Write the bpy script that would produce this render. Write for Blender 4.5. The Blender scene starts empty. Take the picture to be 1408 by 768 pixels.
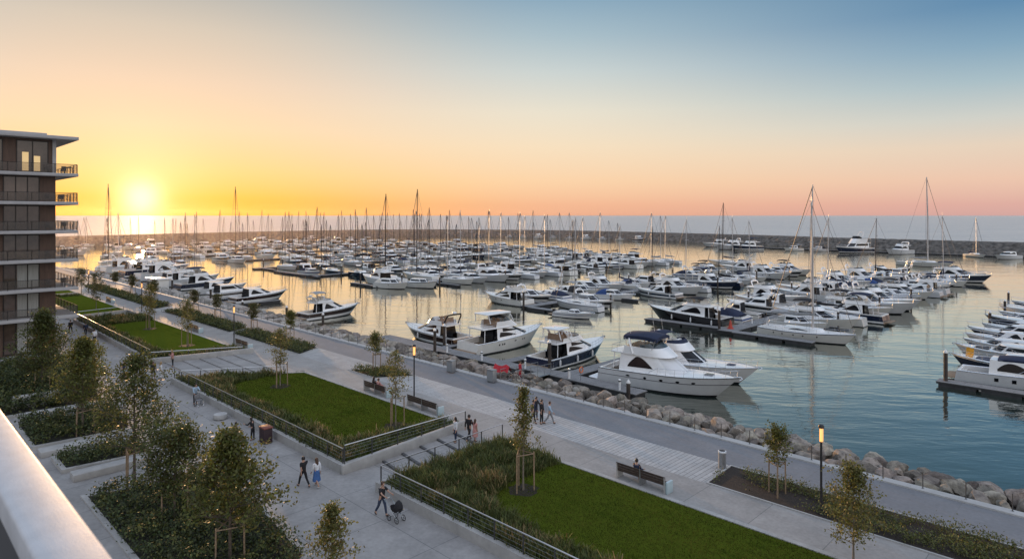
import bpy, bmesh, math, random
import numpy as np
from mathutils import Vector, Matrix, noise as mnoise
R = math.radians
PI = math.pi
random.seed(7)
scn = bpy.context.scene
col = scn.collection
TH = math.atan2(0.7016, 0.7126)          # camera heading: the promenade runs along -x, the water lies toward +y
CT, ST = math.cos(TH), math.sin(TH)
CAMZ = 15.5
WZ = -1.6                                # water level; promenade is z=0, lower walkway z=-0.5
LOW = -0.5
SUN_AZ = R(29.8)                         # left of the view axis
SUN_EL = R(3.0)
def P(u, v, z=0.0): return Vector((-u, v, z))

# ------------------------------------------------------------------ materials
MATS = {}
def nt(m):
    m.use_nodes = True
    n = m.node_tree.nodes; l = m.node_tree.links
    b = n.get('Principled BSDF')
    return n, l, b
def M(name, c, rough=.6, metal=0., var=.0, vs=3., bump=0., bs=20., spec=.5, c2=None, coat=0., island=0., objrnd=0., trans=0., emit=None, estr=0., stretch=None):
    if name in MATS: return MATS[name]
    m = bpy.data.materials.new(name); n, l, b = nt(m)
    b.inputs['Roughness'].default_value = rough
    b.inputs['Metallic'].default_value = metal
    b.inputs['Specular IOR Level'].default_value = spec
    b.inputs['Coat Weight'].default_value = coat
    b.inputs['Base Color'].default_value = (*c, 1)
    geo = n.new('ShaderNodeNewGeometry')
    src = geo.outputs['Position']
    if objrnd < 0 or stretch:
        tc = n.new('ShaderNodeTexCoord'); mp = n.new('ShaderNodeMapping')
        l.new(tc.outputs['Object'], mp.inputs['Vector'])
        mp.inputs['Scale'].default_value = stretch or (1, 1, 1)
        src = mp.outputs['Vector']
    fac = None
    if var or c2:
        t = n.new('ShaderNodeTexNoise'); t.inputs['Scale'].default_value = vs; t.inputs['Detail'].default_value = 6
        t.inputs['Roughness'].default_value = .65
        l.new(src, t.inputs['Vector'])
        r = n.new('ShaderNodeValToRGB')
        lo = c if c2 else tuple(x*(1-var) for x in c); hi = c2 if c2 else tuple(min(1, x*(1+var)) for x in c)
        r.color_ramp.elements[0].position = .32; r.color_ramp.elements[0].color = (*lo, 1)
        r.color_ramp.elements[1].position = .68; r.color_ramp.elements[1].color = (*hi, 1)
        l.new(t.outputs['Fac'], r.inputs['Fac']); fac = r.outputs['Color']
    if island or objrnd > 0:
        h = n.new('ShaderNodeHueSaturation')
        if fac: l.new(fac, h.inputs['Color'])
        else: h.inputs['Color'].default_value = (*c, 1)
        if island: rnd = geo.outputs['Random Per Island']; amt = island
        else:
            oi = n.new('ShaderNodeObjectInfo'); rnd = oi.outputs['Random']; amt = objrnd
        mr = n.new('ShaderNodeMapRange'); mr.inputs['To Min'].default_value = 1-amt; mr.inputs['To Max'].default_value = 1+amt
        l.new(rnd, mr.inputs['Value']); l.new(mr.outputs['Result'], h.inputs['Value'])
        ml = n.new('ShaderNodeMath'); ml.operation = 'MULTIPLY'; ml.inputs[1].default_value = 7.31
        fr = n.new('ShaderNodeMath'); fr.operation = 'FRACT'
        l.new(rnd, ml.inputs[0]); l.new(ml.outputs[0], fr.inputs[0])
        mh = n.new('ShaderNodeMapRange'); mh.inputs['To Min'].default_value = .5-amt*.07; mh.inputs['To Max'].default_value = .5+amt*.045
        l.new(fr.outputs[0], mh.inputs['Value']); l.new(mh.outputs['Result'], h.inputs['Hue'])
        fac = h.outputs['Color']
    if fac: l.new(fac, b.inputs['Base Color'])
    if bump:
        t2 = n.new('ShaderNodeTexNoise'); t2.inputs['Scale'].default_value = bs; t2.inputs['Detail'].default_value = 5
        l.new(src, t2.inputs['Vector'])
        bp = n.new('ShaderNodeBump'); bp.inputs['Strength'].default_value = 1; bp.inputs['Distance'].default_value = bump
        l.new(t2.outputs['Fac'], bp.inputs['Height']); l.new(bp.outputs['Normal'], b.inputs['Normal'])
    if emit:
        b.inputs['Emission Color'].default_value = (*emit, 1); b.inputs['Emission Strength'].default_value = estr
    if trans:
        tr = n.new('ShaderNodeBsdfTranslucent'); mx = n.new('ShaderNodeMixShader'); mx.inputs[0].default_value = trans
        if fac: l.new(fac, tr.inputs['Color'])
        else: tr.inputs['Color'].default_value = (*c, 1)
        out = n.get('Material Output')
        l.new(b.outputs[0], mx.inputs[1]); l.new(tr.outputs[0], mx.inputs[2]); l.new(mx.outputs[0], out.inputs[0])
    MATS[name] = m
    return m

gel = M('gelcoat_white', (.84, .84, .835), .22, var=.05, vs=.9, coat=.4)
gelw = M('gelcoat_warm_white', (.76, .75, .71), .25, var=.05, vs=.9, coat=.4)
gelg = M('gelcoat_pale_grey', (.68, .69, .70), .25, var=.06, vs=.9, coat=.4)
navy = M('hull_navy', (.012, .020, .05), .12, coat=.6, var=.2, vs=1)
black = M('hull_black', (.012, .011, .013), .14, coat=.6, var=.2, vs=1)
maroon = M('hull_dark_brown', (.035, .018, .016), .15, coat=.6, var=.2, vs=1)
boot = M('boot_stripe', (.01, .011, .014), .35)
antif = M('antifouling', (.02, .03, .05), .7, var=.3, vs=2)
glassd = M('dark_tinted_glass', (.008, .009, .012), .08, spec=.25)
glassm = M('grey_tinted_screen', (.06, .075, .085), .08, spec=.6)
teak = M('teak_deck', (.26, .18, .115), .65, var=.25, vs=5, stretch=(1, 9, 1))
nonskid = M('nonskid_deck', (.66, .66, .64), .55, var=.08, vs=2)
steel = M('polished_steel', (.62, .63, .65), .22, metal=1.)
alu = M('mast_aluminium', (.55, .55, .56), .38, metal=.6, var=.1, vs=1)
darkmast = M('mast_dark', (.028, .026, .028), .8, spec=.2)  # farthest masts use it too, with their backlit darkness put into the colour
wire = M('rigging_wire', (.10, .10, .11), .5)
cnavy = M('canvas_navy', (.014, .022, .055), .85, var=.25, vs=3)
cblack = M('canvas_black', (.014, .014, .017), .85, var=.25, vs=3)
cblue = M('canvas_blue', (.022, .06, .19), .85, var=.25, vs=3)
cgrey = M('canvas_grey', (.30, .31, .32), .85, var=.2, vs=3)
ccream = M('canvas_cream', (.62, .59, .52), .85, var=.12, vs=3)
cush = M('cushion_cream', (.55, .52, .47), .8, var=.12, vs=4)
cushb = M('cushion_tan', (.27, .18, .12), .8, var=.2, vs=4)
orange = M('orange_buoy', (.65, .17, .05), .5)
redc = M('red_cloth', (.42, .02, .03), .8, var=.3, vs=5)
yellow = M('yellow_cloth', (.75, .36, .03), .7, var=.2, vs=5)
rubber = M('black_rubber', (.02, .02, .022), .6)
fenderw = M('fender_white', (.7, .71, .72), .45)

conc = M('concrete_wall', (.37, .36, .345), .8, var=.16, vs=1.3, bump=.004, bs=25)
concd = M('concrete_dark', (.22, .22, .225), .8, var=.2, vs=1.3, bump=.004, bs=25)
concl = M('concrete_light_coping', (.40, .395, .385), .75, var=.12, vs=1.1, bump=.003, bs=30)
wood = M('bench_dark_wood', (.055, .036, .028), .6, var=.35, vs=6)
stakew = M('stake_pine', (.27, .19, .12), .8, var=.3, vs=8)
pole = M('lamp_pole_dark', (.035, .034, .036), .45, metal=.3)
lampg = M('lamp_glass_lit', (.9, .5, .2), .3, emit=(1, .42, .12), estr=1.6)
lampc = M('lamp_core_lit', (.9, .5, .2), .3, emit=(1, .5, .16), estr=3.4)
galv = M('galvanised_steel', (.33, .34, .35), .45, metal=.7, var=.15, vs=6)
railst = M('rail_stainless', (.58, .58, .59), .28, metal=1.)
rail_d = M('rail_post_dark', (.10, .10, .10), .45, metal=.6)
mulch = M('bark_mulch', (.032, .023, .018), .95, var=.6, vs=14, bump=.03, bs=30)
soil = M('planting_soil', (.022, .021, .014), .95, var=.5, vs=6, bump=.03, bs=20)
bark = M('tree_bark', (.11, .085, .065), .9, var=.35, vs=10, bump=.01, bs=40)
barkl = M('young_bark', (.20, .165, .13), .9, var=.3, vs=10)
leaf_dk = M('leaf_dark_green', (.085, .100, .026), .5, island=.6, trans=.45)
leaf_gr = M('leaf_mid_green', (.115, .125, .028), .5, island=.55, trans=.45)
leaf_ol = M('leaf_olive_gold', (.145, .145, .038), .55, island=.5, trans=.4)
leaf_br = M('leaf_brown_olive', (.105, .105, .036), .6, island=.5, trans=.35)
shrubm = M('shrub_leaf', (.044, .062, .017), .6, island=.6, trans=.25)
shrubm2 = M('shrub_leaf_light', (.095, .108, .028), .6, island=.5, trans=.25)
mead_g = M('meadow_blade_green', (.090, .108, .028), .7, island=.5, trans=.35)
mead_b = M('meadow_blade_straw', (.26, .20, .085), .8, island=.45, trans=.3)
lawn_bl = M('lawn_blade', (.046, .072, .008), .8, spec=.1, c2=(.098, .100, .016), vs=.45, island=.40, trans=.25)
rockm = M('boulder', (.105, .092, .080), .95, c2=(.33, .29, .24), vs=2.2, bump=.09, bs=5, objrnd=.42)
rockd = M('rock_fill', (.09, .083, .075), .95, c2=(.26, .24, .215), vs=1.1, bump=.10, bs=3.5)
pile_m = M('mooring_pile_steel', (.055, .042, .035), .7, var=.4, vs=3)
pilecap = M('pile_cap_white', (.75, .75, .74), .4)
floatm = M('pontoon_float', (.045, .045, .048), .8, var=.3, vs=2)

def tile_mat(name, c, bw, rh, off, mort, msize, swap=False, rough=.75, var=.19, vs=.5, bump=.002, bs=60, alt=.06):
    m = bpy.data.materials.new(name); n, l, b = nt(m)
    geo = n.new('ShaderNodeNewGeometry'); src = geo.outputs['Position']
    if swap:
        sp = n.new('ShaderNodeSeparateXYZ'); cb = n.new('ShaderNodeCombineXYZ')
        l.new(src, sp.inputs[0]); l.new(sp.outputs[1], cb.inputs[0]); l.new(sp.outputs[0], cb.inputs[1]); vec = cb.outputs[0]
    else: vec = src
    br = n.new('ShaderNodeTexBrick'); br.offset = off
    br.inputs['Scale'].default_value = 1; br.inputs['Brick Width'].default_value = bw; br.inputs['Row Height'].default_value = rh
    br.inputs['Mortar Size'].default_value = msize; br.inputs['Mortar Smooth'].default_value = .2
    br.inputs['Color1'].default_value = (*[x*(1-alt) for x in c], 1); br.inputs['Color2'].default_value = (*[x*(1+alt) for x in c], 1)
    br.inputs['Mortar'].default_value = (*mort, 1)
    l.new(vec, br.inputs['Vector'])
    t = n.new('ShaderNodeTexNoise'); t.inputs['Scale'].default_value = vs; t.inputs['Detail'].default_value = 8; t.inputs['Roughness'].default_value = .7
    l.new(src, t.inputs['Vector'])
    mr = n.new('ShaderNodeMapRange'); mr.inputs['From Min'].default_value = .3; mr.inputs['From Max'].default_value = .7
    mr.inputs['To Min'].default_value = 1-var; mr.inputs['To Max'].default_value = 1+var
    l.new(t.outputs['Fac'], mr.inputs['Value'])
    t3 = n.new('ShaderNodeTexNoise'); t3.inputs['Scale'].default_value = 5; t3.inputs['Detail'].default_value = 4
    l.new(src, t3.inputs['Vector'])
    mr3 = n.new('ShaderNodeMapRange'); mr3.inputs['From Min'].default_value = .25; mr3.inputs['From Max'].default_value = .75
    mr3.inputs['To Min'].default_value = .88; mr3.inputs['To Max'].default_value = 1.1
    l.new(t3.outputs['Fac'], mr3.inputs['Value'])
    mu = n.new('ShaderNodeMath'); mu.operation = 'MULTIPLY'; l.new(mr.outputs[0], mu.inputs[0]); l.new(mr3.outputs[0], mu.inputs[1])
    vm = n.new('ShaderNodeVectorMath'); vm.operation = 'SCALE'
    l.new(br.outputs['Color'], vm.inputs[0]); l.new(mu.outputs[0], vm.inputs['Scale'])
    l.new(vm.outputs[0], b.inputs['Base Color']); b.inputs['Roughness'].default_value = rough
    t2 = n.new('ShaderNodeTexNoise'); t2.inputs['Scale'].default_value = bs; l.new(src, t2.inputs['Vector'])
    bp = n.new('ShaderNodeBump'); bp.inputs['Distance'].default_value = bump; l.new(t2.outputs['Fac'], bp.inputs['Height']); l.new(bp.outputs['Normal'], b.inputs['Normal'])
    return m
m_walk = tile_mat('walkway_concrete', (.29, .278, .268), 4.1, 3.9, .0, (.13, .13, .135), .018)
m_path = tile_mat('inner_path_concrete', (.30, .285, .27), 3.6, 40, .0, (.15, .15, .15), .018)
m_prom = tile_mat('promenade_paving', (.185, .187, .198), 7.2, 60, .0, (.17, .17, .175), .03, alt=.03, var=.12)
m_plank = tile_mat('boardwalk_planks', (.42, .41, .40), 3.52, .30, .5, (.17, .165, .16), .022, swap=True, alt=.10, var=.08)
m_slabs = tile_mat('pale_paving', (.34, .332, .325), 1.5, 1.2, .5, (.2, .2, .2), .01)
m_dock = tile_mat('pontoon_planks', (.24, .235, .235), 2.6, .2, .5, (.08, .08, .08), .02, alt=.12, var=.2, vs=.8)

def lawn_mat():
    m = bpy.data.materials.new('mown_grass'); n, l, b = nt(m)
    geo = n.new('ShaderNodeNewGeometry'); src = geo.outputs['Position']
    a = n.new('ShaderNodeTexNoise'); a.inputs['Scale'].default_value = .35; a.inputs['Detail'].default_value = 5
    c = n.new('ShaderNodeTexNoise'); c.inputs['Scale'].default_value = 9; c.inputs['Detail'].default_value = 6; c.inputs['Roughness'].default_value = .8
    l.new(src, a.inputs['Vector']); l.new(src, c.inputs['Vector'])
    ad = n.new('ShaderNodeMath'); ad.operation = 'ADD'; l.new(a.outputs['Fac'], ad.inputs[0]); l.new(c.outputs['Fac'], ad.inputs[1])
    wv = n.new('ShaderNodeTexWave'); wv.bands_direction = 'Y'; wv.inputs['Scale'].default_value = .38; wv.inputs['Distortion'].default_value = 1.2; wv.inputs['Detail'].default_value = 3; l.new(src, wv.inputs['Vector'])
    w2 = n.new('ShaderNodeMath'); w2.operation = 'MULTIPLY_ADD'; w2.inputs[1].default_value = .16; l.new(wv.outputs['Fac'], w2.inputs[0]); l.new(ad.outputs[0], w2.inputs[2]); ad = w2
    r = n.new('ShaderNodeValToRGB'); r.color_ramp.elements[0].position = .75; r.color_ramp.elements[1].position = 1.25
    r.color_ramp.elements[0].color = (.038, .060, .006, 1); r.color_ramp.elements[1].color = (.076, .100, .012, 1)
    l.new(ad.outputs[0], r.inputs['Fac']); l.new(r.outputs['Color'], b.inputs['Base Color'])
    b.inputs['Roughness'].default_value = .95; b.inputs['Specular IOR Level'].default_value = .0
    bp = n.new('ShaderNodeBump'); bp.inputs['Distance'].default_value = .05; l.new(c.outputs['Fac'], bp.inputs['Height']); l.new(bp.outputs['Normal'], b.inputs['Normal'])
    return m
m_lawn = lawn_mat()

def water_mat(name, body, amp1, amp2, rough, sc1, sc2, ior=1.5, curve=None):
    m = bpy.data.materials.new(name); n, l, b = nt(m)
    b.inputs['Base Color'].default_value = (*body, 1); b.inputs['Roughness'].default_value = rough
    b.inputs['IOR'].default_value = ior
    geo = n.new('ShaderNodeNewGeometry'); mp = n.new('ShaderNodeMapping')
    mp.inputs['Rotation'].default_value = (0, 0, -TH + .12); l.new(geo.outputs['Position'], mp.inputs['Vector'])
    mp2 = n.new('ShaderNodeMapping'); mp2.inputs['Scale'].default_value = (.38, 1, 1); l.new(mp.outputs[0], mp2.inputs['Vector'])
    prev = None
    for sc, am, de in ((sc1, amp1, 3), (sc2, amp2, 2)):
        t = n.new('ShaderNodeTexNoise'); t.inputs['Scale'].default_value = sc; t.inputs['Detail'].default_value = de; t.inputs['Distortion'].default_value = .6
        l.new(mp2.outputs[0], t.inputs['Vector'])
        bp = n.new('ShaderNodeBump'); bp.inputs['Distance'].default_value = am; bp.inputs['Strength'].default_value = 1
        l.new(t.outputs['Fac'], bp.inputs['Height'])
        if prev: l.new(prev, bp.inputs['Normal'])
        prev = bp.outputs['Normal']
    # calm and ruffled patches
    t = n.new('ShaderNodeTexNoise'); t.inputs['Scale'].default_value = .02; t.inputs['Detail'].default_value = 3
    l.new(mp2.outputs[0], t.inputs['Vector'])
    mr = n.new('ShaderNodeMapRange'); mr.inputs['From Min'].default_value = .35; mr.inputs['From Max'].default_value = .65
    mr.inputs['To Min'].default_value = .55; mr.inputs['To Max'].default_value = 1.
    l.new(t.outputs['Fac'], mr.inputs['Value'])
    for nd in n:
        if nd.type == 'BUMP': l.new(mr.outputs[0], nd.inputs['Strength'])
    l.new(prev, b.inputs['Normal'])
    if curve:
        gl_ = n.new('ShaderNodeBsdfGlossy'); gl_.inputs['Roughness'].default_value = rough; gl_.inputs['Color'].default_value = (.92, .90, .83, 1); l.new(prev, gl_.inputs['Normal'])
        df = n.new('ShaderNodeBsdfDiffuse'); df.inputs['Color'].default_value = (*body, 1)
        lw = n.new('ShaderNodeLayerWeight'); lw.inputs['Blend'].default_value = .5; l.new(prev, lw.inputs['Normal'])
        cr = n.new('ShaderNodeValToRGB'); e = cr.color_ramp.elements
        while len(e) < len(curve): e.new(.5)
        for x, (p_, v_) in zip(e, curve): x.position = p_; x.color = (v_, v_, v_, 1)
        l.new(lw.outputs['Facing'], cr.inputs['Fac'])
        ms = n.new('ShaderNodeMixShader'); l.new(cr.outputs['Color'], ms.inputs[0]); l.new(df.outputs[0], ms.inputs[1]); l.new(gl_.outputs[0], ms.inputs[2])
        l.new(ms.outputs[0], n['Material Output'].inputs[0])
    return m
m_water = water_mat('harbour_water', (.032, .048, .042), .026, .11, .02, 1.5, .22, 1.5, [(0, .06), (.45, .13), (.58, .22), (.70, .43), (.80, .74), (.90, .93), (1, 1)])
m_sea = water_mat('open_sea_water', (.10, .165, .215), .45, 2.2, .65, .5, .09, 1.36, [(0, .04), (.7, .25), (.9, .48), (1, .62)])

# ------------------------------------------------------------------ mesh helper
class MB:
    def __init__(s): s.v = []; s.f = []; s.m = []
    def add(s, vs, fs, m=0):
        o = len(s.v); s.v += [tuple(x) for x in vs]
        s.f += [tuple(i+o for i in q) for q in fs]; s.m += [m]*len(fs); return s
    def box(s, x0, x1, y0, y1, z0, z1, m=0):
        return s.add([(x0, y0, z0), (x1, y0, z0), (x1, y1, z0), (x0, y1, z0), (x0, y0, z1), (x1, y0, z1), (x1, y1, z1), (x0, y1, z1)],
              [(3, 2, 1, 0), (4, 5, 6, 7), (0, 1, 5, 4), (1, 2, 6, 5), (2, 3, 7, 6), (3, 0, 4, 7)], m)
    def ubox(s, u0, u1, v0, v1, z0, z1, m=0): return s.box(-u1, -u0, v0, v1, z0, z1, m)
    def prism(s, poly, z0, z1, m=0, mtop=None):
        n = len(poly)
        a = sum(poly[i][0]*poly[(i+1) % n][1]-poly[(i+1) % n][0]*poly[i][1] for i in range(n))
        if a < 0: poly = poly[::-1]
        f0 = z0 if callable(z0) else (lambda x, y: z0)
        f1 = z1 if callable(z1) else (lambda x, y: z1)
        vs = [(x, y, f0(x, y)) for x, y in poly]+[(x, y, f1(x, y)) for x, y in poly]
        s.add(vs, [tuple(range(n))[::-1]]+[(i, (i+1) % n, n+(i+1) % n, n+i) for i in range(n)], m)
        o = len(s.v)-2*n
        s.f.append(tuple(o+n+i for i in range(n))); s.m.append(m if mtop is None else mtop)
        return s
    def uprism(s, poly, z0, z1, m=0, mtop=None): return s.prism([(-u, v) for u, v in poly], z0, z1, m, mtop)
    def tube(s, pts, r, n=6, m=0, cap=True, flat=1.):
        pts = [Vector(p) for p in pts]; k = len(pts)
        rs = r if isinstance(r, (list, tuple)) else [r]*k
        o = len(s.v); up = None
        for i, p in enumerate(pts):
            d = (pts[min(i+1, k-1)]-pts[max(i-1, 0)])
            d = d.normalized() if d.length > 1e-9 else Vector((0, 0, 1))
            if up is None:
                up = Vector((0, 0, 1)) if abs(d.z) < .95 else Vector((1, 0, 0))
            a = d.cross(up)
            if a.length < 1e-6: a = d.cross(Vector((0, 1, 0)))
            a.normalize(); b = a.cross(d).normalized(); up = b
            for j in range(n):
                t = 2*PI*j/n
                s.v.append(tuple(p+a*math.cos(t)*rs[i]*flat+b*math.sin(t)*rs[i]))
        for i in range(k-1):
            for j in range(n):
                s.f.append((o+i*n+j, o+i*n+(j+1) % n, o+(i+1)*n+(j+1) % n, o+(i+1)*n+j)); s.m.append(m)
        if cap:
            s.f.append(tuple(o+j for j in range(n))[::-1]); s.m.append(m)
            s.f.append(tuple(o+(k-1)*n+j for j in range(n))); s.m.append(m)
        return s
    def lathe(s, prof, c=(0, 0, 0), n=12, m=0):
        o = len(s.v); k = len(prof)
        for r, z in prof:
            for j in range(n):
                t = 2*PI*j/n; s.v.append((c[0]+r*math.cos(t), c[1]+r*math.sin(t), c[2]+z))
        for i in range(k-1):
            for j in range(n):
                s.f.append((o+i*n+j, o+i*n+(j+1) % n, o+(i+1)*n+(j+1) % n, o+(i+1)*n+j)); s.m.append(m)
        s.f.append(tuple(o+j for j in range(n))[::-1]); s.m.append(m)
        s.f.append(tuple(o+(k-1)*n+j for j in range(n))); s.m.append(m)
        return s
    def grid(s, rows, m=0, flip=False):
        o = len(s.v); w = len(rows[0])
        for r in rows: s.v += [tuple(p) for p in r]
        for i in range(len(rows)-1):
            mi = m[i] if isinstance(m, (list, tuple)) else m
            for j in range(w-1):
                q = (o+i*w+j, o+i*w+j+1, o+(i+1)*w+j+1, o+(i+1)*w+j)
                s.f.append(q[::-1] if flip else q); s.m.append(mi)
        return s
    def ellipsoid(s, c, r, n=8, k=6, m=0):
        return s.lathe_e(c, r, n, k, m)
    def lathe_e(s, c, r, n, k, m):
        rows = []
        for i in range(k+1):
            ph = -PI/2+PI*i/k
            rows.append([(c[0]+r[0]*math.cos(ph)*math.cos(2*PI*j/n), c[1]+r[1]*math.cos(ph)*math.sin(2*PI*j/n), c[2]+r[2]*math.sin(ph)) for j in range(n+1)])
        return s.grid(rows, m)
    def mesh(s, name, mats, sharp=35, bevel=0., smooth=True, merge=False, seg=2):
        me = bpy.data.meshes.new(name); me.from_pydata(s.v, [], s.f)
        if not isinstance(mats, (list, tuple)): mats = [mats]
        for x in mats: me.materials.append(x)
        me.polygons.foreach_set('material_index', s.m)
        if bevel or merge:
            bm = bmesh.new(); bm.from_mesh(me)
            bmesh.ops.remove_doubles(bm, verts=bm.verts, dist=1e-4)
            if bevel:
                ed = [e for e in bm.edges if len(e.link_faces) == 2 and e.calc_face_angle(0) > R(30)]
                bmesh.ops.bevel(bm, geom=ed, offset=bevel, segments=seg, profile=.5, affect='EDGES', clamp_overlap=True)
            bm.to_mesh(me); bm.free()
        if smooth:
            me.polygons.foreach_set('use_smooth', [True]*len(me.polygons)); me.set_sharp_from_angle(angle=R(sharp))
        me.update(); return me
    def build(s, name, mats, parent=None, **k):
        o = bpy.data.objects.new(name, s.mesh(name, mats, **k)); col.objects.link(o)
        if parent: o.parent = parent
        return o
def quads(name, arr, mats, parent=None, mi=None):
    """arr: (n,k,3) array of independent faces"""
    n, k = arr.shape[:2]
    me = bpy.data.meshes.new(name)
    me.vertices.add(n*k); me.vertices.foreach_set('co', arr.astype(np.float32).ravel())
    me.loops.add(n*k); me.loops.foreach_set('vertex_index', np.arange(n*k, dtype=np.int32))
    me.polygons.add(n); me.polygons.foreach_set('loop_start', np.arange(0, n*k, k, dtype=np.int32))
    if not isinstance(mats, (list, tuple)): mats = [mats]
    for x in mats: me.materials.append(x)
    if mi is not None: me.polygons.foreach_set('material_index', mi.astype(np.int32))
    me.update(calc_edges=True); me.validate()
    o = bpy.data.objects.new(name, me); col.objects.link(o)
    if parent: o.parent = parent
    return o
def tag(o, label=None, cat=None, group=None, kind=None):
    if label: o['label'] = label
    if cat: o['category'] = cat
    if group: o['group'] = group
    if kind: o['kind'] = kind
    return o
def thing(name, label, cat, loc=(0, 0, 0), rz=0., group=None):
    o = bpy.data.objects.new(name, None); col.objects.link(o); o.empty_display_size = .2
    o.location = loc; o.rotation_euler = (0, 0, rz)
    return tag(o, label, cat, group)
def dup(root, loc, rz=0., label=None, group=None, scale=None):
    r = root.copy(); col.objects.link(r); r.location = loc; r.rotation_euler = (root.rotation_euler[0], root.rotation_euler[1], rz)
    if scale: r.scale = scale if isinstance(scale, (tuple, list, Vector)) else (scale,)*3
    if label: r['label'] = label
    if group: r['group'] = group
    for ch in list(root.children):
        c = ch.copy(); col.objects.link(c); c.parent = r
        for g in list(ch.children):
            d = g.copy(); col.objects.link(d); d.parent = c
    return r
def struct(o): o['kind'] = 'structure'; return o
def sub(b, name, mats, parent, **k): return b.build(name, mats, parent, **k)
ORD = ['first', 'second', 'third', 'fourth', 'fifth', 'sixth', 'seventh', 'eighth', 'ninth', 'tenth', 'eleventh', 'twelfth', 'thirteenth', 'fourteenth', 'fifteenth',
       'sixteenth', 'seventeenth', 'eighteenth', 'nineteenth', 'twentieth', '21st', '22nd', '23rd', '24th', '25th', '26th', '27th', '28th', '29th', '30th']

# ------------------------------------------------------------------ boats
def hull_fn(S):
    L, B, Fs, Fb = S['L'], S['B'], S['Fs'], S['Fb']
    rake = S.get('rake', .11)*L; tr = S.get('trake', .25); sail = S.get('sail', False)
    dip = S.get('dip', .0)
    def bd(t):
        if sail:
            a = math.sin(PI*min(1, (t*.93+.07)))**.62 if t < .5 else math.sin(PI*min(1, t*.93+.07))**.78
            return B/2*max(.015, a if t > .35 else max(a, .62+.38*t/.35))
        if t < .5: return B/2*(.93+.07*math.sin(PI*t))
        return B/2*max(.03, 1-((t-.5)/.5)**S.get('full', 2.5))
    def bw(t):
        if sail: return bd(t)*(.80-.25*t*t)
        if t < .38: return B/2*.86
        return B/2*max(.012, .86*(1-((t-.38)/.62)**1.75))
    def zs(t): return Fs+(Fb-Fs)*t**1.7-dip*math.sin(PI*t)
    def fn(t, q):
        z = zs(t)*q if q >= 0 else .4*q
        k = max(0, q)
        y = bw(t)+(bd(t)-bw(t))*k**.85
        if q < 0: y = bw(t)*(1+.55*q)
        x = t*L-rake*(1-max(-.3, q))*t**4 + tr*k*(1-t)**8
        return Vector((x, y, z))
    return fn, zs, bd
def hull(S, parent, lod):
    fn, zs, bd = hull_fn(S)
    nt_ = [22, 14, 10, 8][lod]
    ts = [1-(1-i/nt_)**1.25 for i in range(nt_+1)]
    bands = S.get('bands') or [(1.0, 0)]           # [(q_top, material index)] above the boot stripe
    qs = [-1, 0, .10 if lod < 2 else .08]; mi = [1, 1]
    mats = [S['hull'], boot]+S.get('bmats', [])
    q0 = qs[-1]
    for qt, m_ in bands:
        for k in range(1, 4 if lod == 0 else 2):
            qs.append(q0+(qt-q0)*k/(3 if lod == 0 else 1)); mi.append(m_)
        q0 = qt
    b = MB()
    for sgn in (1, -1):
        rows = [[(p.x, sgn*p.y, p.z) for p in (fn(t, q) for t in ts)] for q in qs]
        b.grid(rows, mi, flip=sgn < 0)
    # transom
    tr = [[fn(0, q) for q in qs]]
    rows = [[(p.x, p.y, p.z), (p.x, 0, p.z), (p.x, -p.y, p.z)] for p in tr[0]]
    b.grid(rows, mi)
    h = b.build('hull', mats, parent, merge=True, sharp=40)
    if lod == 0 or S.get('rub'):
        r = MB()
        for sgn in (1, -1):
            pts = [fn(t, .985) for t in ts]
            r.tube([(p.x, sgn*(p.y+.015), p.z) for p in pts], .035, 5)
        r.build('rub_rail', S.get('rubm', steel if lod == 0 else boot), h)
    hw = S.get('ports')
    if hw and lod < 2:
        for sgn in (1, -1):
            w = MB()
            for (t0, t1, qa, qb, rnd) in hw:
                n = 8 if rnd else 5
                rows = [[], [], []]
                for i in range(n+1):
                    s_ = i/n; t = t0+(t1-t0)*s_
                    e = math.sin(PI*s_)**.45 if rnd == 1 else (min(1, s_*1.6)**.6 if rnd == 2 else 1)
                    mid = (qa+qb)/2
                    for k, q in enumerate((mid-(mid-qa)*max(.02, e), mid, mid+(qb-mid)*max(.02, e))):
                        p = fn(t, q); rows[k].append((p.x, sgn*(p.y+.018), p.z))
                w.grid(rows, 0, flip=sgn < 0)
            w.build('hull_window', glassd, parent)
    return fn, zs, bd

def cab_fn(xa, xm, xf, w, z0, h, rk, ark, tum, p=.75, aw=1.):
    def fn(a, q):
        xA = xa+ark*q; xM = xm-rk*.55*q; xF = xf-rk*q; W = w-tum*q
        if a < .6:
            s_ = a/.6; return Vector((xA+(xM-xA)*s_, W*(aw+(1-aw)*min(1, s_*1.5)), z0+h*q))
        s_ = (a-.6)/.4*PI/2
        return Vector((xM+(xF-xM)*max(0, math.sin(s_))**p, W*max(0, math.cos(s_))**p, z0+h*q))
    return fn
def A_list(n1, n2): return [i/n1*.6 for i in range(n1)]+[.6+.4*(i/n2) for i in range(n2+1)]
def cab_mesh(fn, parent, name, mats, n1=5, n2=8, qs=(0, .25, .5, .75, 1), crown=.06, roof=True, aftm=0, sharp=38):
    b = MB(); A = A_list(n1, n2)
    for sgn in (1, -1):
        b.grid([[(p.x, sgn*p.y, p.z) for p in (fn(a, q) for a in A)] for q in qs], 0, flip=sgn > 0)
    b.grid([[(p.x, p.y, p.z), (p.x, 0, p.z), (p.x, -p.y, p.z)] for p in (fn(0, q) for q in qs)], aftm)
    if roof:
        b.grid([[(p.x, k*p.y, p.z+crown*(1-k*k)) for k in (1, .6, 0, -.6, -1)] for p in (fn(a, 1) for a in A)], 0)
    return b.build(name, mats, parent, merge=True, sharp=sharp)
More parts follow.
